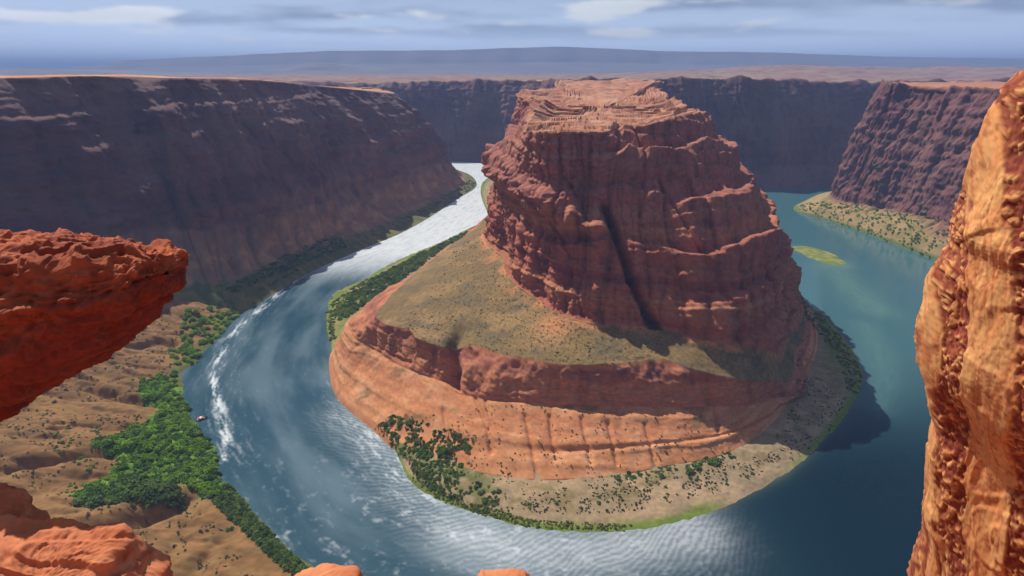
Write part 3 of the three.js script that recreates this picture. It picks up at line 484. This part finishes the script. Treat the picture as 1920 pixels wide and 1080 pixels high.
// ring round an upright or lying axis: superellipse in the plane spanned by a and b
const ring = (c, a, b, ra, rb, n, e = 2.4, turn = 0) => Array.from({ length: n }, (_, i) => { const t = (turn < -0.2 && n > 400 ? (i < n * 0.78 ? 0.3 + 0.85 * i / (n * 0.78) : 1.15 + 1.15 * (i - n * 0.78) / (n * 0.22)) : i / n * 2) * Math.PI, co = Math.cos(t), si = Math.sin(t), k = Math.pow(Math.pow(Math.abs(co), e) + Math.pow(Math.abs(si), e), -1 / e), x = co * k * ra, y = si * k * rb, cx = x * Math.cos(turn) - y * Math.sin(turn), cy = x * Math.sin(turn) + y * Math.cos(turn); return [c[0] + a[0] * cx + b[0] * cy, c[1] + a[1] * cx + b[1] * cy, c[2] + a[2] * cx + b[2] * cy]; });
const smoothKeys = (keys, n) => { const c = keys[0].map((_, q) => new THREE.CatmullRomCurve3(keys.map((k, i) => new THREE.Vector3(i, k[q], 0)), false, 'catmullrom', 0.5)); return Array.from({ length: n }, (_, i) => c.map((k) => k.getPoint(i / (n - 1)).y)); };
{
  // the overhanging boulder on the left: [u, upper edge v, lower edge v, half depth]
  const zb = -7.2, keys = [[-420, 470, 870, 1.9], [-250, 448, 830, 1.8], [-110, 440, 795, 1.7], [0, 440, 755, 1.55], [85, 444, 715, 1.4], [160, 448, 668, 1.25], [220, 452, 628, 1.05], [268, 466, 584, 0.85], [298, 480, 550, 0.6], [312, 494, 530, 0.36], [320, 506, 518, 0.1]];
  const rows = smoothKeys(keys, 60).map(([u, a, b, d]) => { const p = Z(u, a, zb), q = Z(u, b, zb); return ring([(p[0] + q[0]) / 2, (p[1] + q[1]) / 2, zb], [0, 1, 0], [0, 0, 1], Math.max(0.02, (p[1] - q[1]) / 2), d, 260, 2.3, -0.12); });
  const g = loft(rows, rows.slice(1).map((_, i) => (i < 14 ? 2 : 6)), {
    closed: true,
    weather(p, n) {
      const k = 0.35 + 0.65 * ss(-0.35, 0.25, n[1]);
      const q = [p[0] + 0.12 * noise(p[0] * 3, p[1] * 3, p[2] * 3), p[1], p[2] + 0.12 * noise(p[2] * 3, p[0] * 3, 7)];
      const seam = Math.pow(1 - Math.abs(noise(p[0] * 0.35, (p[1] - p[0] * 0.38) * 1.9, 3.3)), 26);
      return 0.15 * fbm(p[0] * 0.9, p[1] * 1.1, p[2] * 0.9, 3) + (0.4 + 0.6 * k) * (0.075 * chip(noise(q[0] * 1.9, q[1] * 3.2, q[2] * 1.9) * 3) + 0.035 * chip(noise(q[0] * 4.3, q[1] * 6.5, q[2] * 4.3 + 5) * 3)) + k * (0.035 * fbm(p[0] * 9, p[1] * 12, p[2] * 9, 4, 0.65) - 0.05 * ss(0.25, 0.5, noise(p[0] * 7, p[1] * 9, p[2] * 7))) + (1 - k) * (0.05 * fbm(p[0] * 4, p[1] * 7, p[2] * 4, 5, 0.62) - 0.06 * ss(0.2, 0.5, noise(p[0] * 2.2, p[1] * 4, p[2] * 2.2))) - 0.09 * seam * (1 - 0.6 * k);
    },
    paint: (p, n) => mul(mix(mix([0.44, 0.10, 0.032], DEEP, ss(-0.35, 0.35, fbm(p[0] * 1.7, p[1] * 2.4, p[2] * 1.7, 4)) * 0.75), DEEP, 0.75 * ss(0.35, -0.3, n[1])), 1 + 0.3 * noise(p[0] * 13, p[1] * 17, p[2] * 13)),  // darker where faces turn down: underside shade painted into the colour
  });
  tag(add('boulder', g, nearMat), 'large knobbly red boulder overhanging the river with shade painted on its underside', 'boulder');
}
{
  // the tall fluted wall on the right: left edge of the rock at each level of the picture
  const zr = -6.6, edge = [[1930, 150], [1885, 230], [1838, 330], [1815, 390], [1786, 436], [1784, 470], [1768, 510], [1745, 575], [1727, 625], [1725, 670], [1738, 735], [1745, 790], [1736, 850], [1730, 915], [1714, 985], [1710, 1085], [1700, 1200], [1690, 1360]];
  const rows = smoothKeys(edge, 90).map(([u, v], i) => { const p = Z(u, v, zr), R = 1.9 + 0.5 * i / 90; return ring([p[0] + R, p[1], zr + 0.5], [1, 0, 0], [0, 0, 1], R, 1.7, 620, 2.6, -0.25); });
  const g = loft([ring([rows[0][0][0] + 0.2, rows[0][0][1] + 0.1, zr + 0.5], [1, 0, 0], [0, 0, 1], 0.4, 0.4, 620), ...rows], [6, ...rows.slice(1).map(() => 4)], {
    closed: true,
    weather(p, n) {
      const y = p[1] - 296, x = (p[0] - 0.10 * y) * 1.0 + 0.18 * noise(p[0], y * 0.5, p[2]), pits = wallPits(p, x, y);
      const grain = noise(p[0] * 15, y * 16, p[2] * 15) + 0.7 * noise(p[0] * 33, y * 34, p[2] * 33);
      return 0.24 * fbm(p[0] * 0.7, y * 0.4, p[2] * 0.7, 3) + 0.045 * fbm((p[0] + 0.30 * y) * 4.2, y * 0.3, p[2] * 4.2, 3) - pits * (0.028 + 0.011 * grain) + (1 - pits) * (0.010 * fbm(x * 14, y * 3, p[2] * 14, 4, 0.6) + 0.005 * grain) + 0.03 * chip(noise(p[0] * 1.6, y * 1.3, p[2] * 1.6) * 2.4);
    },
    paint(p) {
      const y = p[1] - 296, x = (p[0] - 0.10 * y) + 0.18 * noise(p[0], y * 0.5, p[2]), pits = wallPits(p, x, y);
      let k = mix(TAN, BRIGHT, 0.65 * ss(-0.3, 0.3, fbm(x * 6, y * 0.8, p[2] * 6, 3)));
      k = mix(k, [0.45, 0.13, 0.04], 0.6 * ss(0.2, 0.5, noise(2.2, (p[0] * 1.2 + 0.36 * y + p[2]) * 26 + 2 * noise(p[0] * 2, y * 2, p[2] * 2), y * 0.7)));
      k = mix(k, mix(DEEP, [0.30, 0.07, 0.03], ss(-0.2, 0.3, noise(p[0] * 16, y * 18, p[2] * 16))), pits);
      k = mix(k, [0.33, 0.08, 0.03], 0.6 * ss(0.22, 0.45, noise(p[0] * 11, y * 12, p[2] * 11) + 0.5 * noise(p[0] * 27, y * 29, p[2] * 27)));
      return mul(k, 1 + 0.25 * noise(p[0] * 20, y * 22, p[2] * 20));
    },
  });
  tag(add('rock_wall', g, nearMat), 'tall bright orange fluted rock wall with dark pitted bands at the rim', 'rock');
}
function wallPits(p, x, y) { const q = p[0] + 0.30 * y + 0.75 * p[2] + 0.05 * noise(p[0] * 2, y * 1.5, p[2] * 2); const band = noise(q * 3.9, y * 0.10, 4.4) + 0.3 * noise(q * 13, y * 0.25, 1.4) + 0.25 * noise(p[0] * 5, y * 4, p[2] * 5) + 0.08; return ss(-0.14, 0.16, band) * ss(-0.35, 0.12, noise(p[0] * 9, y * 9, p[2] * 9) + 0.7 * noise(p[0] * 21, y * 21, p[2] * 21) + 0.12); }
// blocks broken along flat joints: a swelling sphere cut by planes
function block(name, label, c, size, cuts, seed, detail = 120, rough = 1) {
  const n = detail, rows = [];
  for (let j = 0; j <= n; j++) { const la = (j / n - 0.5) * Math.PI * 0.998, r = []; for (let i = 0; i < n * 2; i++) { const lo = i / (n * 2) * 2 * Math.PI, d = [Math.cos(la) * Math.cos(lo), Math.sin(la), Math.cos(la) * Math.sin(lo)]; let k = 0; for (const [nx, ny, nz, h] of cuts) { const q = Math.max(0, d[0] * nx + d[1] * ny + d[2] * nz) / h; k += Math.pow(q, 14); } k = Math.pow(k + Math.pow(0.72, 14), -1 / 14); r.push([c[0] + d[0] * k * size[0], c[1] + d[1] * k * size[1], c[2] + d[2] * k * size[2]]); } rows.push(r); }
  const g = loft(rows, rows.slice(1).map(() => 1), {
    closed: true,
    weather: (p, m) => rough * (0.08 * fbm(p[0] * 1.6 + seed, p[1] * 2.2, p[2] * 1.6, 3) + 0.05 * chip(noise(p[0] * 1.1 + seed, p[1] * 2.8, p[2] * 1.5) * 3) + 0.02 * chip(noise(p[0] * 3.1 + seed, p[1] * 5.8, p[2] * 3.1) * 3) + 0.035 * layer(p[1] * 30 + 6 * noise(p[0] * 0.9, seed, p[2] * 0.9), 9) * (1 - ss(0.5, 0.9, m[1])) + 0.03 * fbm(p[0] * 7, p[1] * 9, p[2] * 7, 3) + 0.010 * noise(p[0] * 30, p[1] * 30, p[2] * 30)),
    paint: (p, m) => { let k = mix([0.52, 0.155, 0.062], [0.60, 0.225, 0.10], ss(-0.3, 0.35, fbm(p[0] * 1.3, p[1] * 3, p[2] * 1.3 + seed, 3))); k = mix(k, DEEP, 0.7 * ss(0.05, 0.4, fbm(p[0] * 3.2, p[1] * 6, p[2] * 3.2 + seed, 3)) * (1 - 0.6 * ss(0.6, 0.95, m[1]))); return mul(k, 1 + 0.16 * noise(p[0] * 15, p[1] * 15, p[2] * 15)); },
  });
  return tag(add(name, g, nearMat), label, 'rock');
}
{
  const U = [[0, 1, 0], [0, -1, 0]];
  block('rock', 'rounded red rock slab lying on top of the lower rim block at the bottom corner', [-6.85, 293.72, -5.2], [0.95, 2.2, 0.6], [[0.03, 0.995, 0.09, 0.42], [0, -1, 0, 1], [0.98, 0.05, 0.2, 0.9], [0.6, 0.1, 0.8, 0.88], [-1, 0, 0, 1], [0.3, 0.05, -0.95, 0.86], [0.55, 0.83, 0, 0.52], [0, -0.3, 0.95, 0.7]], 2.2, 170, 1.1);
  block('rock', 'broad flat-topped red rim block with a broken edge, beneath the rounded slab', [-4.95, 293.47, -4.0], [1.28, 2.6, 1.0], [[0.04, 0.992, 0.10, 0.56], [0, -1, 0, 1], [0.97, 0.05, 0.24, 0.9], [0.75, 0.05, -0.65, 0.92], [0.1, 0.05, -0.99, 0.84], [-1, 0, 0, 1.2], [0.1, 0, 0.99, 0.95], [0.8, 0.6, 0, 0.72]], 7.7, 170, 1.1);
  const e = Z(615, 1066, -3.75);
  block('rock', 'thin sliver of red ledge at the bottom edge, nearer the left rocks', [e[0], e[1] - 0.17, e[2] + 0.3], [0.40, 0.26, 0.42], [[0, 0.99, 0.1, 0.62], [0.95, 0.3, 0, 0.9], [-0.9, 0.4, 0, 0.9], [0, -1, 0, 1], [0, 0, -1, 0.8]], 4.1, 70, 0.5);
  const f = Z(945, 1066, -3.7);
  block('rock', 'thin sliver of red ledge at the bottom edge below the midstream ripples', [f[0], f[1] - 0.17, f[2] + 0.3], [0.34, 0.26, 0.42], [[0, 0.99, 0.1, 0.62], [0.9, 0.4, 0, 0.9], [-0.95, 0.3, 0, 0.9], [0, -1, 0, 1], [0, 0, -1, 0.8]], 5.6, 70, 0.5);
  // the rim that carries them, below and behind the camera
  const rows = [];
  for (let j = 0; j < 12; j++) { const y = [298.1, 298.0, 297.6, 297.1, 294.6, 293.6, 292.6, 290, 270, 220, 120, -8][j]; const out = [0.02, 8, 10, 10.8, 11, 11.2, 11.4, 12, 20, 45, 80, 130][j]; rows.push(Array.from({ length: 160 }, (_, i) => { const t = i / 160 * 2 * Math.PI; return [Math.cos(t) * out * 1.6, y, 10.0 + Math.sin(t) * out]; })); }
  const g = loft(rows, rows.slice(1).map((_, i) => 4), { closed: true, weather: (p, n) => (p[1] < 270 ? 3 : 0.25) * fbm(p[0] / 6, p[1] / 6, p[2] / 6, 3), paint: (p) => mul([0.5, 0.17, 0.07], 1 + 0.3 * fbm(p[0], p[1], p[2], 3)) });
  tag(add('cliff', g, nearMat), 'red rim and cliff that carry the viewpoint', 'cliff', { kind: 'structure' });
}

// ---------------------------------------------------------------- shrubs and grass along the banks
const R = rng(90210);
function leafDome(n, size, seed, squash = 0.8) {
  const r = rng(seed), P = [], I = [];
  for (let i = 0; i < n; i++) {
    const lo = r() * 6.2832, y = Math.pow(r(), 0.8), rad = Math.sqrt(Math.max(0, 1 - y * y)) * (0.72 + 0.28 * r()), lump = 0.82 + 0.25 * Math.sin(lo * 3 + seed) * Math.cos(y * 5 + seed);
    const c = [Math.cos(lo) * rad * lump, y * squash * lump, Math.sin(lo) * rad * lump], a = new THREE.Vector3(r() - 0.5, r() - 0.5, r() - 0.5).normalize(), b = new THREE.Vector3(r() - 0.5, r() - 0.5, r() - 0.5).cross(a).normalize(), s = size * (0.6 + 0.8 * r()), k = P.length / 3;
    for (const [p, q] of [[-1, -0.6], [1, -0.5], [0.8, 0.7], [-0.7, 0.8]]) P.push(c[0] + (a.x * p + b.x * q) * s, c[1] + (a.y * p + b.y * q) * s, c[2] + (a.z * p + b.z * q) * s);
    I.push(k, k + 1, k + 2, k, k + 2, k + 3);
  }
  const g = new THREE.BufferGeometry(); g.setAttribute('position', new THREE.Float32BufferAttribute(P, 3)); g.setIndex(I); g.computeVertexNormals(); return g;
}
const domes = [leafDome(150, 0.17, 3, 0.7), leafDome(160, 0.16, 11, 0.85), leafDome(140, 0.18, 29, 0.55)], tuft = leafDome(26, 0.36, 5, 0.7);
const leaf = (r, g, b) => new THREE.MeshPhysicalMaterial({ color: new THREE.Color(r, g, b), roughness: 0.9, transmission: 0.45, thickness: 0, side: THREE.DoubleSide, name: 'leaves' });
const leafWhite = new THREE.MeshPhysicalMaterial({ color: 0xffffff, roughness: 0.95, transmission: 0.45, thickness: 0, side: THREE.DoubleSide, name: 'scrub leaves' });
function spread(poly, count, rand, put) { const xs = poly.map((p) => p[0]), zs = poly.map((p) => p[2]), x0 = Math.min(...xs), x1 = Math.max(...xs), z0 = Math.min(...zs), z1 = Math.max(...zs); for (let n = 0, q = 0; n < count && q < count * 30; q++) { const x = lerp(x0, x1, rand()), z = lerp(z0, z1, rand()); if (inside(poly, x, z)) { n++; put(x, z); } } }
const masses = new Map();
function sow(name, list) { if (!masses.has(name)) masses.set(name, []); masses.get(name).push(...list); }
const GREENS = { bright: [[0.20, 0.36, 0.015], [0.27, 0.42, 0.02], [0.13, 0.26, 0.015], [0.07, 0.16, 0.015]], dark: [[0.09, 0.17, 0.02], [0.13, 0.22, 0.028], [0.06, 0.12, 0.018], [0.17, 0.23, 0.035]], olive: [[0.11, 0.11, 0.03], [0.085, 0.09, 0.028], [0.15, 0.135, 0.05], [0.06, 0.065, 0.02]], lime: [[0.17, 0.24, 0.02], [0.21, 0.25, 0.03], [0.11, 0.18, 0.02], [0.24, 0.24, 0.05]] };
function patch(name, px, h, count, size, greens, gap = 0, low = 0.3, high = 200) {
  const poly = px.map(([u, v]) => G(u, v, h)), out = [];
  spread(poly, count, R, (x, z) => { if (gap && fbm(x / 13, 3, z / 13, 3) < gap) return; const y = groundAt(x, z); if (y < low || y > high) return; out.push([x, y, z, size * (0.55 + 0.75 * R()), GREENS[greens][Math.floor(R() * 4)]]); });
  sow(name, out);
}
// left bank thickets
patch('left', [[338, 730], [362, 752], [355, 785], [408, 835], [412, 885], [432, 925], [400, 930], [330, 905], [250, 945], [175, 975], [150, 968], [215, 915], [235, 880], [180, 858], [270, 800], [300, 770], [262, 745], [270, 720]], 6, 950, 3.3, 'bright');
patch('left', [[345, 700], [400, 640], [470, 572], [430, 560], [395, 585], [350, 600], [340, 640], [318, 660], [330, 690], [265, 715], [275, 745], [320, 735]], 5, 420, 3.3, 'bright', -0.12);
patch('left', [[430, 925], [410, 880], [480, 970], [530, 1025], [590, 1075], [560, 1085], [500, 1035], [440, 980], [385, 930]], 4, 330, 3.0, 'dark');
patch('left', [[250, 945], [175, 975], [150, 968], [215, 915], [330, 905], [340, 930]], 14, 200, 3.4, 'dark');
patch('far left', [[470, 572], [560, 507], [650, 467], [640, 455], [600, 470], [540, 495], [480, 535], [420, 565]], 4, 800, 3.0, 'dark', -0.35, 0.3, 24);
patch('far left', [[740, 426], [830, 382], [905, 347], [912, 340], [860, 338], [850, 352], [800, 375], [745, 400], [720, 425]], 3, 420, 3.2, 'olive', -0.2, 0.3, 10);
patch('left', [[300, 690], [420, 650], [440, 880], [520, 1020], [440, 1010], [330, 960], [130, 990], [110, 960], [200, 850], [240, 770], [230, 720]], 8, 420, 1.7, 'bright', 0.02);
patch('left', [[130, 800], [330, 760], [330, 860], [210, 880], [60, 870]], 16, 160, 1.5, 'bright', 0.05);
// bank behind the bench
patch('butte left', [[905, 420], [800, 468], [700, 520], [650, 560], [628, 590], [640, 600], [700, 562], [790, 500], [838, 460], [918, 426]], 3, 1100, 4.2, 'dark', -0.3);
patch('butte left', [[612, 575], [640, 552], [690, 522], [700, 520], [650, 565], [628, 600], [630, 640], [618, 640]], 1, 260, 2.2, 'lime');
patch('front', [[705, 800], [740, 795], [800, 815], [880, 850], [890, 870], [850, 880], [880, 905], [940, 925], [930, 960], [880, 950], [800, 910], [765, 870]], 3, 900, 1.6, 'dark', -0.12);
patch('front', [[700, 795], [900, 840], [960, 900], [1010, 960], [900, 965], [780, 920]], 3, 420, 0.9, 'bright', -0.05);
patch('front', [[755, 860], [790, 915], [840, 945], [905, 966], [1000, 990], [1180, 995], [1190, 985], [1000, 978], [920, 955], [850, 935], [800, 900], [770, 860]], 0.5, 700, 0.9, 'lime', 0, 0.05);
patch('front', [[960, 935], [1180, 905], [1340, 880], [1450, 845], [1470, 870], [1330, 930], [1180, 960], [1010, 970]], 3, 900, 0.85, 'olive', -0.05);
patch('front', [[1140, 895], [1300, 868], [1370, 848], [1380, 858], [1300, 880], [1160, 905]], 6, 90, 1.7, 'dark');
patch('right shore', [[1500, 566], [1540, 592], [1600, 662], [1618, 712], [1606, 745], [1590, 740], [1575, 690], [1530, 630], [1497, 600]], 1.5, 520, 1.7, 'lime', -0.15, 0.1);
patch('right shore', [[1490, 690], [1590, 740], [1560, 805], [1470, 880], [1440, 850], [1480, 760]], 4, 420, 0.9, 'olive', -0.05);
patch('right bank', [[1490, 393], [1540, 408], [1600, 428], [1680, 458], [1775, 497], [1775, 480], [1690, 450], [1610, 420], [1545, 400], [1500, 388]], 2, 420, 2.6, 'bright', -0.25);
// scattered scrub dots
patch('scrub', [[0, 780], [260, 750], [330, 870], [380, 930], [520, 1060], [300, 1060], [200, 1000], [0, 900]], 25, 1500, 0.85, 'olive', -0.06);
patch('scrub', [[210, 640], [330, 570], [360, 600], [320, 690], [250, 720], [0, 800]], 20, 420, 1.1, 'olive', -0.1);
patch('scrub', [[700, 780], [960, 780], [1280, 790], [1430, 790], [1300, 860], [1100, 890], [900, 880], [800, 840]], 20, 620, 0.7, 'olive', -0.1);
patch('scrub', [[740, 610], [860, 470], [915, 450], [950, 530], [1060, 600], [1230, 630], [1230, 670], [1050, 675], [900, 640], [830, 640]], 72, 1500, 0.7, 'olive');
patch('scrub', [[1540, 385], [1620, 390], [1770, 440], [1770, 480], [1600, 425]], 20, 300, 1.0, 'olive');
// the larger bushes that stand out singly: things
const bushPrototypes = {};
function bush(kind, x, z, s, label, group) {
  const key = kind;
  let o;
  if (!bushPrototypes[key]) {
    o = new THREE.Group(); const gr = GREENS[kind.split(' ')[0]], m = leaf(...mul(gr[kind.length % 2], kind.startsWith('dark') ? 1.45 : 1));
    const cr = add('crown', domes[Object.keys(bushPrototypes).length % 3], m, o); cr.position.y = 0.12;
    add('trunk', new THREE.CylinderGeometry(0.05, 0.09, 0.4, 7).translate(0, 0.1, 0), new THREE.MeshStandardMaterial({ color: new THREE.Color(0.12, 0.08, 0.05), roughness: 1, name: 'bark' }), o);
    bushPrototypes[key] = o;
  } else o = bushPrototypes[key].clone();
  o.name = numbered('shrub'); o.position.set(x, groundAt(x, z) - 0.2, z); o.rotation.y = R() * 6.28; o.scale.set(s * (0.85 + 0.3 * R()), s * (0.8 + 0.3 * R()), s * (0.85 + 0.3 * R()));
  scene.add(o); tag(o, label, 'shrub', { group }); return o;
}
const ORD = ['first', 'second', 'third', 'fourth', 'fifth', 'sixth', 'seventh', 'eighth', 'ninth', 'tenth', 'eleventh', 'twelfth'];
function bushRow(kind, px, h, count, s, label, from, group) {
  const list = []; spread(px.map(([u, v]) => G(u, v, h)), count, R, (x, z) => { if (groundAt(x, z) > 0.4) list.push([x, z, s * (0.7 + 0.6 * R())]); });
  list.sort((a, b) => b[1] - a[1]); list.forEach(([x, z, k], i) => bush(kind, x, z, k, `${label}, ${ORD[i]} ${from}`, group));
}
function bushes(kind, px, h, count, s, label, group) { spread(px.map(([u, v]) => G(u, v, h)), count, R, (x, z) => { if (groundAt(x, z) > 0.4) bush(kind, x, z, s * (0.7 + 0.6 * R()), label, group); }); }
bushes('bright', [[345, 735], [405, 838], [412, 885], [330, 905], [235, 880], [190, 858], [290, 780]], 8, 42, 4.6, 'bright green bush in the broad thicket on the left bank, beside the raft', 'bushes in the broad left bank thicket');
bushes('dark', [[330, 905], [250, 945], [165, 972], [215, 912], [250, 890]], 14, 16, 4.8, 'dark green bush in the gully thicket above the rim rocks', 'bushes in the gully thicket');
bushes('bright fresh', [[345, 690], [395, 620], [380, 590], [350, 600], [330, 640]], 6, 16, 5.2, 'bright green bush at the water beyond the overhanging boulder', 'bushes beyond the boulder');
bushRow('dark round', [[270, 715], [320, 690], [315, 730], [275, 745]], 12, 6, 3.9, 'dark round bush on the sandy bench under the boulder', 'from the water\'s near end', 'bushes under the boulder');
bushRow('dark strip', [[385, 915], [440, 970], [520, 1030], [580, 1075], [560, 1075], [480, 1010], [400, 940]], 5, 12, 3.4, 'dark bush of the narrow left shore strip', 'from the bottom of the picture', 'bushes along the nearest left shore');
bushes('dark point', [[715, 800], [745, 800], [800, 840], [880, 862], [870, 880], [800, 870], [760, 850]], 4, 22, 2.8, 'dark green bush under the slickrock toe at the point of the butte', 'bushes at the point of the butte');
bushes('dark sand', [[800, 890], [870, 890], [930, 925], [900, 950], [830, 920]], 3, 14, 2.1, 'dark bush on the pale sand below the slickrock point', 'bushes on the pale sand');
bushRow('dark toe', [[1150, 902], [1290, 878], [1370, 856], [1375, 864], [1290, 890], [1160, 910]], 6, 12, 2.7, 'dark bush along the right rock toe', 'from the bottom of the picture', 'bushes at the rock toe');
bushes('dark dot', [[960, 945], [1180, 920], [1330, 890], [1420, 865], [1420, 890], [1300, 930], [1150, 955], [1000, 965]], 3, 26, 1.5, 'small dark bush standing alone on the sand bank before the butte', 'lone bushes on the sand bank');
bushRow('bright far', [[1600, 428], [1680, 457], [1770, 494], [1770, 486], [1690, 450], [1610, 420]], 3, 12, 3.1, 'green bush under the downstream talus', 'from the near end', 'bushes under the downstream talus');
const massLabels = { left: 'green thicket covering the left river bank', 'far left': 'dark thicket under the shadowed left canyon wall', 'butte left': 'dense dark thicket on the bank behind the rock bench', front: 'grass and low scrub on the sand bank before the butte', 'right shore': 'yellow-green grass along the bank right of the butte', 'right bank': 'green fringe along the downstream bank', scrub: 'tiny dry scrub dotted over slopes and bench' };
const dummy = new THREE.Object3D(), cc = new THREE.Color();
for (const [key, list] of masses) {
  const small = key === 'scrub', m = new THREE.InstancedMesh(small ? tuft : domes[key.length % 3], leafWhite, list.length);
  list.forEach(([x, y, z, s, c], i) => { dummy.position.set(x, y - s * 0.15, z); dummy.rotation.set(0, R() * 6.28, 0); dummy.scale.set(s * (0.8 + 0.4 * R()), s * (0.7 + 0.5 * R()), s * (0.8 + 0.4 * R())); dummy.updateMatrix(); m.setMatrixAt(i, dummy.matrix); const k = 0.9 + 0.6 * R(); m.setColorAt(i, cc.setRGB(c[0] * k, c[1] * k, c[2] * k)); });
  m.name = numbered(small ? 'scrub' : 'undergrowth'); m.castShadow = m.receiveShadow = true; scene.add(m); tag(m, massLabels[key], small ? 'scrub' : 'thicket', { kind: 'stuff' });
}

// ---------------------------------------------------------------- raft and pale rock in the water
{
  const p = G(378, 786, 0), raft = new THREE.Group(); raft.name = 'raft'; raft.position.set(p[0], 0.1, p[2]); raft.rotation.y = 0.6; scene.add(raft);
  tag(raft, 'small river raft with a red and white canopy near the left bank', 'raft');
  const std = (r, g, b, ro = 0.6) => new THREE.MeshStandardMaterial({ color: new THREE.Color(r, g, b), roughness: ro });
  const rubber = std(0.03, 0.03, 0.035), red = std(0.55, 0.03, 0.03), white = std(0.8, 0.78, 0.74), wood = std(0.18, 0.12, 0.08), metal = std(0.5, 0.5, 0.5, 0.4);
  for (const s of [-1, 1]) { const t = new THREE.CatmullRomCurve3([[-3.9, 0.25, s * 1.35], [2.6, 0.3, s * 1.35], [3.8, 0.55, s * 1.0], [4.6, 1.0, s * 0.35]].map((q) => new THREE.Vector3(...q))); add('tube', new THREE.TubeGeometry(t, 24, 0.5, 12), rubber, raft); add('tube', new THREE.SphereGeometry(0.5, 12, 8).translate(-3.9, 0.25, s * 1.35), rubber, raft); }
  add('deck', new THREE.BoxGeometry(6.4, 0.12, 2.2).translate(-0.5, 0.55, 0), wood, raft);
  for (const x of [-2.6, 1.6]) for (const z of [-1.1, 1.1]) add('post', new THREE.CylinderGeometry(0.04, 0.04, 1.7, 8).translate(x, 1.4, z), metal, raft);
  const arch = (x0, x1) => { const s = new THREE.Shape(); s.moveTo(-1.35, 0); s.quadraticCurveTo(0, 0.75, 1.35, 0); s.lineTo(1.27, -0.04); s.quadraticCurveTo(0, 0.67, -1.27, -0.04); return new THREE.ExtrudeGeometry(s, { depth: x1 - x0, bevelEnabled: false, curveSegments: 10 }).rotateY(Math.PI / 2).translate(x0, 2.2, 0); };
  add('canopy', arch(-2.9, -1.2), red, raft); add('canopy', arch(-1.19, 0.4), white, raft); add('canopy', arch(0.41, 1.9), red, raft);
  add('seat', new THREE.BoxGeometry(0.5, 0.4, 1.8).translate(-1.9, 0.8, 0), red, raft); add('seat', new THREE.BoxGeometry(0.5, 0.4, 1.8).translate(0.6, 0.8, 0), white, raft);
  add('motor', new THREE.BoxGeometry(0.5, 0.9, 0.4).translate(-4.2, 0.7, 0), rubber, raft);
  const q = G(354, 784, 0), g = new THREE.IcosahedronGeometry(1, 5), a = g.attributes.position;
  for (let i = 0; i < a.count; i++) { const x = a.getX(i), y = a.getY(i), z = a.getZ(i), k = 1 + 0.35 * fbm(x * 1.3, y * 1.3, z * 1.3, 3); a.setXYZ(i, x * k * 1.7, y * k * 0.8, z * k * 1.1); }
  g.computeVertexNormals();
  const st = add('stone', g, std(0.6, 0.58, 0.56, 0.9)); st.position.set(q[0], 0.25, q[2]); tag(st, 'pale stone breaking the water between the raft and the left bank', 'stone');
}
renderer.render(scene, camera);
